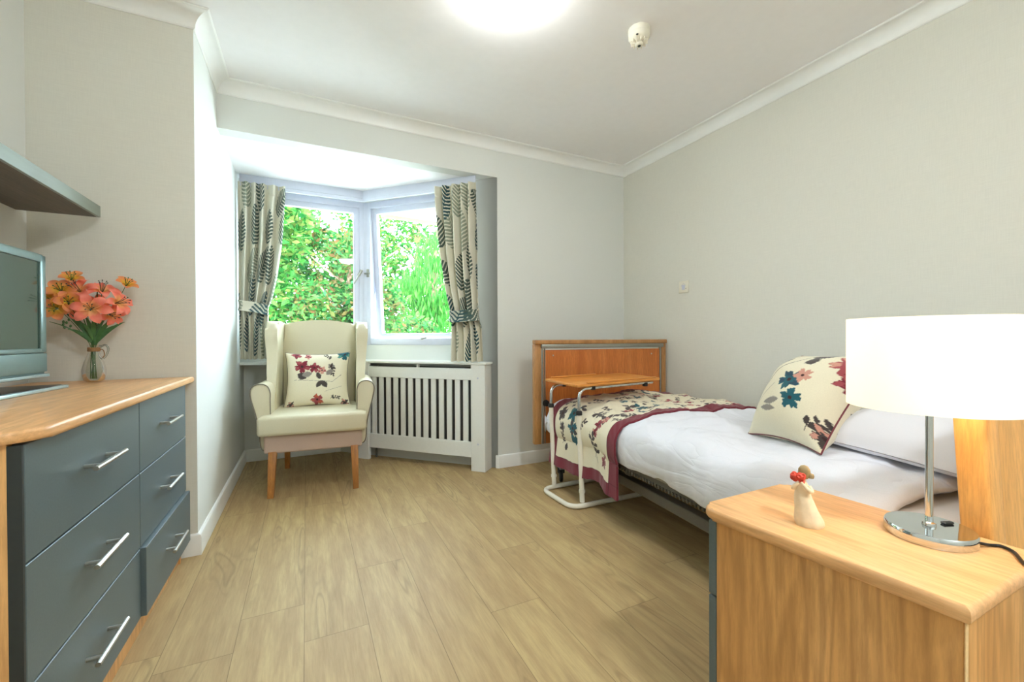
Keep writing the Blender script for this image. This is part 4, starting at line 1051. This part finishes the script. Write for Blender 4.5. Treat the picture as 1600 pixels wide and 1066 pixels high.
# local coordinates: frame upright plane at x=0
ya, yb = -.150, .165
base = fillet([(.57, ya-.03, .0155), (-.075, ya-.02, .0155), (-.075, yb+.01, .0155), (.55, yb+.02, .0155)], .08, 8)
tube('base_tube', base, .0145, M['tubewhite'], ot, 12)
for y, top in ((ya, .700), (yb, .688)):
    u = tube('upright', [(.012, y, .030), (.005, y, .20), (-.01, y, .55)], .0150, M['tubewhite'], ot, 12)
    bm = bm_new(); add_lathe(bm, [(0, 0), (.018, 0), (.019, .01), (.018, .018), (0, .018)], 14, (.010, y, .085)); finish('joint', bm, M['tubewhite'], u)
    bm = bm_new(); add_lathe(bm, [(0, 0), (.019, 0), (.019, .018), (.014, .026), (0, .026)], 14, (-.010, y, .545)); finish('collar', bm, M['rubber'], u)
    P = fillet([(-.010, y, .56), (-.008, y, top), (.56, y, top+.012)], .06, 8)
    inner = tube('chrome_arm', P, .0100, M['chrome'], u, 12)
    for x in (.09, .50):
        bm = bm_new(); add_box(bm, x-.012, x+.012, y-.013, y+.013, top-.012, top+.0125, .002, 1); finish('clamp', bm, M['rubber'], u)
bm = bm_new()
tm = Matrix.Translation((0, 0, .7135)) @ Matrix.Rotation(R(-1.2), 4, 'Y') @ Matrix.Rotation(R(.8), 4, 'X')
add_box(bm, -.045, .60, ya-.030, yb+.020, 0, .018, .006, 3, tm); tt = finish('tray_top', bm, M['traytop'], ot)
bm = bm_new(); add_box(bm, .03, .57, ya-.030, ya-.012, .0185, .027, .004, 2, tm); finish('raised_lip', bm, M['traytop'], tt)
bm = bm_new(); add_box(bm, .0, .36, yb+.002, yb+.020, .0185, .027, .004, 2, tm); finish('raised_lip', bm, M['traytop'], tt)

# ------------------------------------------------------------------ bedside cabinet
NO = Vector((.869, .258, 0)); NR = R(3.5)
nsd = thing('bedside_cabinet', 'oak bedside cabinet with slate front holding the lamp', 'bedside cabinet', NO, NR)
NW, ND, NH = .345, .452, .60
c = .035
pts = [(0, 0), (NW, 0), (NW, ND-c)]+[(NW-c+c*math.cos(a), ND-c+c*math.sin(a)) for a in [k*PI/12 for k in range(1, 6)]]+[(NW-c, ND), (c, ND)]+[(c-c*math.sin(a), ND-c+c*math.cos(a)) for a in [k*PI/12 for k in range(1, 6)]]+[(0, ND-c)]
bm = bm_new(); add_prism(bm, pts, NH-.026, NH, .009, 4); finish('top', bm, M['oak'], nsd)
box('carcass', .012, NW-.012, .010, ND-.036, 0, NH-.0262, M['oakz'], nsd, .0015, 1)
box('edge_strip', .0105, .0200, .0085, .0098, 0, NH-.0265, M['oakedge'], nsd)
for za, zb in ((.395, .570), (.10, .391)):
    d = box('drawer', .012, NW-.012, ND-.0355, ND-.016, za, zb, M['slate'], nsd, .0015, 1)
    bm = bm_new(); add_tube(bm, [(NW/2-.07, ND+.012, (za+zb)/2), (NW/2+.07, ND+.012, (za+zb)/2)], .006, 10)
    for q in (-.045, .045): add_tube(bm, [(NW/2+q, ND-.016, (za+zb)/2), (NW/2+q, ND+.012, (za+zb)/2)], .005, 8)
    finish('handle', bm, M['steel'], d)

for o_ in [x for x in nsd.children]+[y for x in nsd.children for y in x.children]:
    for v in o_.data.vertices: v.co.y -= .06*v.co.x

# table lamp
LX, LY, LZ = 1.118, .392, NH
lp = thing('table_lamp', 'lit table lamp with white drum shade and chrome base', 'lamp', (LX, LY, LZ))
lathe('base', [(0, .0), (.067, .0), (.069, .003), (.069, .0195), (.067, .0222), (0, .0225)], M['chrome'], lp, 56)
lathe('pole', [(0, .0227), (.011, .0227), (.010, .028), (.0062, .030), (.0062, .27), (0, .27)], M['chrome'], lp, 20)
bm = bm_new(); add_box(bm, .030, .052, -.005, .005, .0227, .027, .0015, 1); finish('switch', bm, M['black'], lp).rotation_euler = (0, 0, R(-20))
def shade_mat():
    m, nt, nd, lk = new_mat('lamp_shade_cloth')
    tc = N(nt, 'ShaderNodeTexCoord'); nz_ = N(nt, 'ShaderNodeTexNoise', Scale=300.0); lk.new(tc.outputs['Object'], nz_.inputs['Vector'])
    col = ramp(nt, nz_.outputs['Fac'], [(.3, (.90, .88, .80)), (.7, (.95, .93, .86))])
    d = N(nt, 'ShaderNodeBsdfDiffuse'); t_ = N(nt, 'ShaderNodeBsdfTranslucent'); lk.new(col, d.inputs[0]); lk.new(col, t_.inputs[0])
    mx = N(nt, 'ShaderNodeMixShader', Fac=.22); lk.new(d.outputs[0], mx.inputs[1]); lk.new(t_.outputs[0], mx.inputs[2])
    e = N(nt, 'ShaderNodeEmission', Strength=.22); e.inputs['Color'].default_value = (1, .95, .84, 1); ad = N(nt, 'ShaderNodeAddShader')
    lk.new(mx.outputs[0], ad.inputs[0]); lk.new(e.outputs[0], ad.inputs[1]); out(nt, ad.outputs[0]); return m
SH0, SH1, SR = .258, .437, .131
bm = bm_new(); add_lathe(bm, [(SR, SH0), (SR, SH1), (SR-.002, SH1), (SR-.002, SH0), (SR, SH0)], 72); bmesh.ops.remove_doubles(bm, verts=bm.verts, dist=1e-5)
finish('shade', bm, shade_mat(), lp, 50)
bm = bm_new()
for k in range(3): add_tube(bm, [(0, 0, SH0+.05), ((SR-.002)*math.cos(k*2*PI/3), (SR-.002)*math.sin(k*2*PI/3), SH0+.05)], .0018, 6)
add_lathe(bm, [(0, .2702), (.014, .2702), (.014, .315), (0, .315)], 16); finish('shade_carrier', bm, M['plastic'], lp)
lathe('bulb', [(0, .3152), (.012, .3155), (.022, .335), (.026, .355), (.020, .375), (0, .383)], emit_mat('bulb_glow', (1, .78, .54), 9), lp, 20)
cord = tube('power_cord', catmull([(.018, -.062, .010), (.028, -.066, .0075), (.045, -.071, .0035), (.058, -.083, .0035), (.046, -.101, .0035), (.010, -.120, .0035), (-.006, -.131, .0035), (-.012, -.145, -.006), (-.014, -.150, -.06), (-.01, -.155, -.45), (.06, -.15, -.596)], 7), .0030, M['black'], lp, 8)

# figurine
fg = thing('figurine', 'small cream standing figurine holding red flowers on the bedside cabinet', 'figurine', (.952, .532, NH), R(-62)); fg.scale = (1.08, 1.08, 1.16)
def loft(bm, secs, sides=24):
    rings = []
    for (cx, cy, z, rx, ry, rot) in secs:
        rings.append([bm.verts.new((cx+rx*math.cos(a)*math.cos(rot)-ry*math.sin(a)*math.sin(rot), cy+rx*math.cos(a)*math.sin(rot)+ry*math.sin(a)*math.cos(rot), z)) for a in [2*PI*k/sides for k in range(sides)]])
    for a, b in zip(rings, rings[1:]):
        for k in range(sides): bm.faces.new((a[k], a[(k+1) % sides], b[(k+1) % sides], b[k]))
    bm.faces.new(rings[0][::-1]); bm.faces.new(rings[-1])
bm = bm_new()
loft(bm, [(.006, 0, 0, .0225, .016, 0), (.006, 0, .004, .0245, .0175, 0), (.005, 0, .012, .0245, .017, 0), (.001, 0, .03, .019, .0145, .05), (-.003, 0, .048, .0155, .013, .1), (-.005, 0, .062, .0125, .0115, .1), (-.006, 0, .070, .0125, .010, .1), (-.005, 0, .076, .0085, .0075, 0), (-.004, 0, .080, .0050, .0050, 0), (-.003, 0, .090, .0048, .0048, 0)])
for v in bm.verts:
    a = math.atan2(v.co.y, v.co.x); v.co += Vector((math.cos(a), math.sin(a), 0))*.0012*math.sin(a*7+v.co.z*90)*max(0, 1-v.co.z/.08)
add_tube(bm, catmull([(.006, -.006, .072), (.010, -.013, .066), (.004, -.016, .070), (-.007, -.013, .080)], 6), .004, 10, radii=[.0046-.0001*k for k in range(19)])
add_tube(bm, catmull([(-.014, -.004, .071), (-.020, -.010, .067), (-.018, -.014, .072), (-.011, -.013, .079)], 6), .004, 10, radii=[.0044-.0001*k for k in range(19)])
body = finish('robed_body', bm, M['figure'], fg, 60)
bm = bm_new(); add_lathe(bm, [(0, 0), (.006, .001), (.0095, .006), (.0105, .012), (.0098, .018), (.006, .0235), (0, .0255)], 20, (-.002, 0, .084), 1, .95)
vs = add_lathe(bm, [(0, 0), (.0045, .001), (.0055, .005), (.004, .009), (0, .010)], 12, (.009, .0, .086)); hd = finish('head', bm, M['figskin'], fg, 60)
bm = bm_new()
rnd = random.Random(3)
for k in range(11):
    p = (-.012+rnd.uniform(-.0085, .0085), -.013+rnd.uniform(-.004, .004), .087+rnd.uniform(-.0085, .008))
    vs = add_lathe(bm, [(0, -.003), (.0042, -.0015), (.0052, .001), (.003, .003), (0, .0015)], 10)
    bmesh.ops.transform(bm, matrix=Matrix.Translation(p) @ Euler((R(60)+rnd.uniform(-.6, .6), rnd.uniform(-.6, .6), 0)).to_matrix().to_4x4(), verts=vs)
finish('red_flowers', bm, M['redflower'], fg)

# ------------------------------------------------------------------ outside: ground, eaves, trees
struct(box('ground', -14, 18, 4.4, 26, -.45, -.40, M['bounce_ground']))
t = thing('roof_eave', 'white roof soffit with cream fascia outside the slanted window', 'roof', (0, 0, 0))
bm = bm_new(); add_prism(bm, [(.62, 3.99), (.70, 3.87), (1.5, 3.1), (3.0, 3.1), (3.0, 4.24)], 2.14, 2.17); finish('soffit_board', bm, M['soffit'], t)
bm = bm_new(); add_prism(bm, [(.62, 3.992), (3.0, 4.242), (3.0, 4.262), (.62, 4.012)], 2.11, 2.26); finish('fascia_board', bm, M['fascia'], t)
def tree(name, label, loc, blobs, n, size, mat, trunk, seed, droop=0, h=3.0, group='garden trees outside the bay window'):
    rnd = random.Random(seed); root = thing(name, label, 'tree', loc, 0, group)
    bm = bm_new()
    P = catmull([(0, 0, 0), (.05, .03, h*.3), (-.04, .0, h*.6), (.03, .02, h)], 6); add_tube(bm, P, .05, 8, radii=[trunk*(1-.7*i/(len(P)-1)) for i in range(len(P))])
    for k in range(9):
        a = rnd.uniform(0, 6.28); z = h*rnd.uniform(.25, .9); r = rnd.uniform(.4, .9)
        add_tube(bm, catmull([(0, 0, z), (r*.5*math.cos(a), r*.5*math.sin(a), z+.2), (r*math.cos(a), r*math.sin(a), z+(.1 if droop else .45))], 4), .02, 6, radii=[trunk*.35*(1-.08*i) for i in range(9)])
    finish('trunk', bm, M['bark'], root)
    V = np.zeros((n, 4, 3)); tot = sum(b[3]**2 for b in blobs)
    cum = []; 
    for b in blobs: cum += [b]*max(1, int(100*b[3]**2/tot))
    for i in range(n):
        b = cum[rnd.randrange(len(cum))]; d = Vector((rnd.gauss(0, 1), rnd.gauss(0, 1), rnd.gauss(0, 1))).normalized(); rr = b[3]*rnd.uniform(.45, 1.0)**.6
        c_ = Vector((b[0], b[1], b[2]))+Vector((d.x*rr, d.y*rr, d.z*rr*.9))
        s = size*rnd.uniform(.6, 1.4)
        if droop:
            u = Vector((rnd.uniform(-.35, .35), rnd.uniform(-.35, .35), -1)).normalized(); w = Vector((rnd.gauss(0, 1), rnd.gauss(0, 1), .1)).normalized(); lu, lw = s*droop, s*.30
        else:
            u = Vector((rnd.gauss(0, 1), rnd.gauss(0, 1), rnd.gauss(0, .7)-.2)).normalized(); w = u.cross(Vector((rnd.gauss(0, 1), rnd.gauss(0, 1), rnd.gauss(0, 1)))).normalized(); lu, lw = s, s*.45
        V[i, 0] = c_; V[i, 1] = c_+u*lu*.5+w*lw*.5; V[i, 2] = c_+u*lu; V[i, 3] = c_+u*lu*.5-w*lw*.5
    me = bpy.data.meshes.new('foliage'); me.from_pydata(V.reshape(-1, 3).tolist(), [], [(4*i, 4*i+1, 4*i+2, 4*i+3) for i in range(n)])
    me.materials.append(mat); o = bpy.data.objects.new('foliage', me); COL.objects.link(o); o.parent = root
    return root
LG = leaf_mat('bright_leaves', [(22, 70, 34), (50, 112, 46), (84, 138, 62), (112, 122, 62), (38, 104, 54)])
LD = leaf_mat('mixed_leaves', [(20, 58, 32), (46, 100, 46), (78, 122, 60), (104, 74, 48), (52, 112, 68)])
LW = leaf_mat('weeping_leaves', [(36, 96, 36), (62, 126, 50), (88, 146, 64), (52, 116, 48)])
tree('leafy_tree', 'bright green bushy tree seen through the left window pane', (-1.15, 6.9, -.4), [(.7, 0, 3.3, .65), (-.2, 0, 3.6, .7), (-.5, 0, 1.6, .85), (.4, .2, 2.0, .8), (1.0, 0, 1.5, .7), (.5, 0, 2.9, .75), (-.7, 0, 2.8, .8), (0, 0, 1.0, .8)], 15000, .11, LG, .10, 1, 0, 3.0)
tree('leafy_tree', 'green shrub with brown twigs at the middle of the left window', (.55, 6.4, -.4), [(0, 0, 1.2, .55), (.3, 0, 1.9, .5), (-.3, .1, 1.8, .5), (.1, .1, 2.6, .45), (0, .2, .7, .6)], 9000, .09, LD, .07, 2, 0, 2.6)
tree('weeping_tree', 'pale green weeping conifer seen through the slanted window', (2.15, 7.6, -.4), [(0, 0, 2.4, .65), (.3, 0, 1.7, .7), (-.3, 0, 1.5, .6), (.1, 0, 3.0, .5), (.0, 0, .9, .7), (-.5, 0, 2.3, .35)], 9000, .10, LW, .08, 3, 1.5, 3.4)
tree('leafy_tree', 'low green bush at the foot of the slanted window view', (1.45, 5.7, -.4), [(0, 0, .9, .45), (.35, 0, .8, .4), (-.35, 0, .9, .4), (-.1, 0, 1.4, .35)], 4500, .08, LD, .05, 4, 0, 1.2)
tree('leafy_tree', 'distant pale tree behind the weeping conifer', (3.0, 12.5, -.4), [(-1.4, 0, 4.9, .9), (.2, 0, 5.0, .9), (-1.4, 0, 3.6, 1.0), (0, 0, 2.2, 1.3), (-1.3, 0, 1.4, 1.0), (1.2, 0, 3.2, 1.2), (-.2, 0, 3.8, .9)], 11000, .16, LG, .14, 5, 0, 5.0)
tree('leafy_tree', 'distant green tree behind the bushy tree of the left window', (-1.6, 12.5, -.4), [(-1.5, 0, 2.6, 1.3), (0, 0, 3.4, 1.3), (1.5, 0, 2.2, 1.3), (2.2, 0, 3.4, 1.1), (-2.2, 0, 4.0, 1.1), (1.2, 0, 4.2, 1.0)], 15000, .17, LD, .16, 6, 0, 5.0)

# ------------------------------------------------------------------ light
w = bpy.data.worlds.new('daylight'); SC.world = w; w.use_nodes = True; nt = w.node_tree; nt.nodes.clear()
sky = N(nt, 'ShaderNodeTexSky'); sky.sky_type = 'HOSEK_WILKIE'; sky.turbidity = 4.0; sky.ground_albedo = .4; sky.sun_direction = Vector((-.4, -.6, .7)).normalized()
mixs = mixc(nt, .75, sky.outputs['Color'], (.72, .87, 1.0))
bg = N(nt, 'ShaderNodeBackground', Strength=21.5); nt.links.new(mixs, bg.inputs['Color']); ow = N(nt, 'ShaderNodeOutputWorld'); nt.links.new(bg.outputs[0], ow.inputs[0])
sd = bpy.data.lights.new('sun', 'SUN'); sd.energy = 16; sd.angle = R(3); sd.color = (1, .96, .88); so = bpy.data.objects.new('sun', sd); COL.objects.link(so)
so.rotation_euler = Vector((.35, .62, -.70)).to_track_quat('-Z', 'Y').to_euler()
# the lamp bulb
pl = bpy.data.lights.new('bulb_light', 'POINT'); pl.energy = 2.5; pl.color = (1, .76, .54); pl.shadow_soft_size = .028
po = bpy.data.objects.new('bulb_light', pl); COL.objects.link(po); po.location = (LX, LY, LZ+.415)
# ------------------------------------------------------------------ camera
def rot_cam(y, p, r):
    cy, sy = math.cos(y), math.sin(y); F = Vector((sy*math.cos(p), cy*math.cos(p), math.sin(p))); Rt = Vector((cy, -sy, 0)); U = Rt.cross(F)
    c, s = math.cos(r), math.sin(r); return Rt*c+U*s, -s*Rt+c*U, F
Rt, U, F = rot_cam(.4532, -.00724, -.00384)
cd = bpy.data.cameras.new('camera'); cam = bpy.data.objects.new('camera', cd); COL.objects.link(cam)
cd.sensor_width = 36; cd.lens = 659.2/1600*36; cd.clip_start = .02; cd.clip_end = 200
cam.matrix_world = Matrix(((Rt.x, U.x, -F.x, 0), (Rt.y, U.y, -F.y, 0), (Rt.z, U.z, -F.z, 1.0), (0, 0, 0, 1)))
SC.camera = cam
vs_ = SC.view_settings
vs_.view_transform = 'Standard'; vs_.look = 'None'; vs_.exposure = 0.50; vs_.gamma = 1; vs_.use_curve_mapping = False
SC.cycles.max_bounces = 10; SC.cycles.diffuse_bounces = 6; SC.cycles.transparent_max_bounces = 24
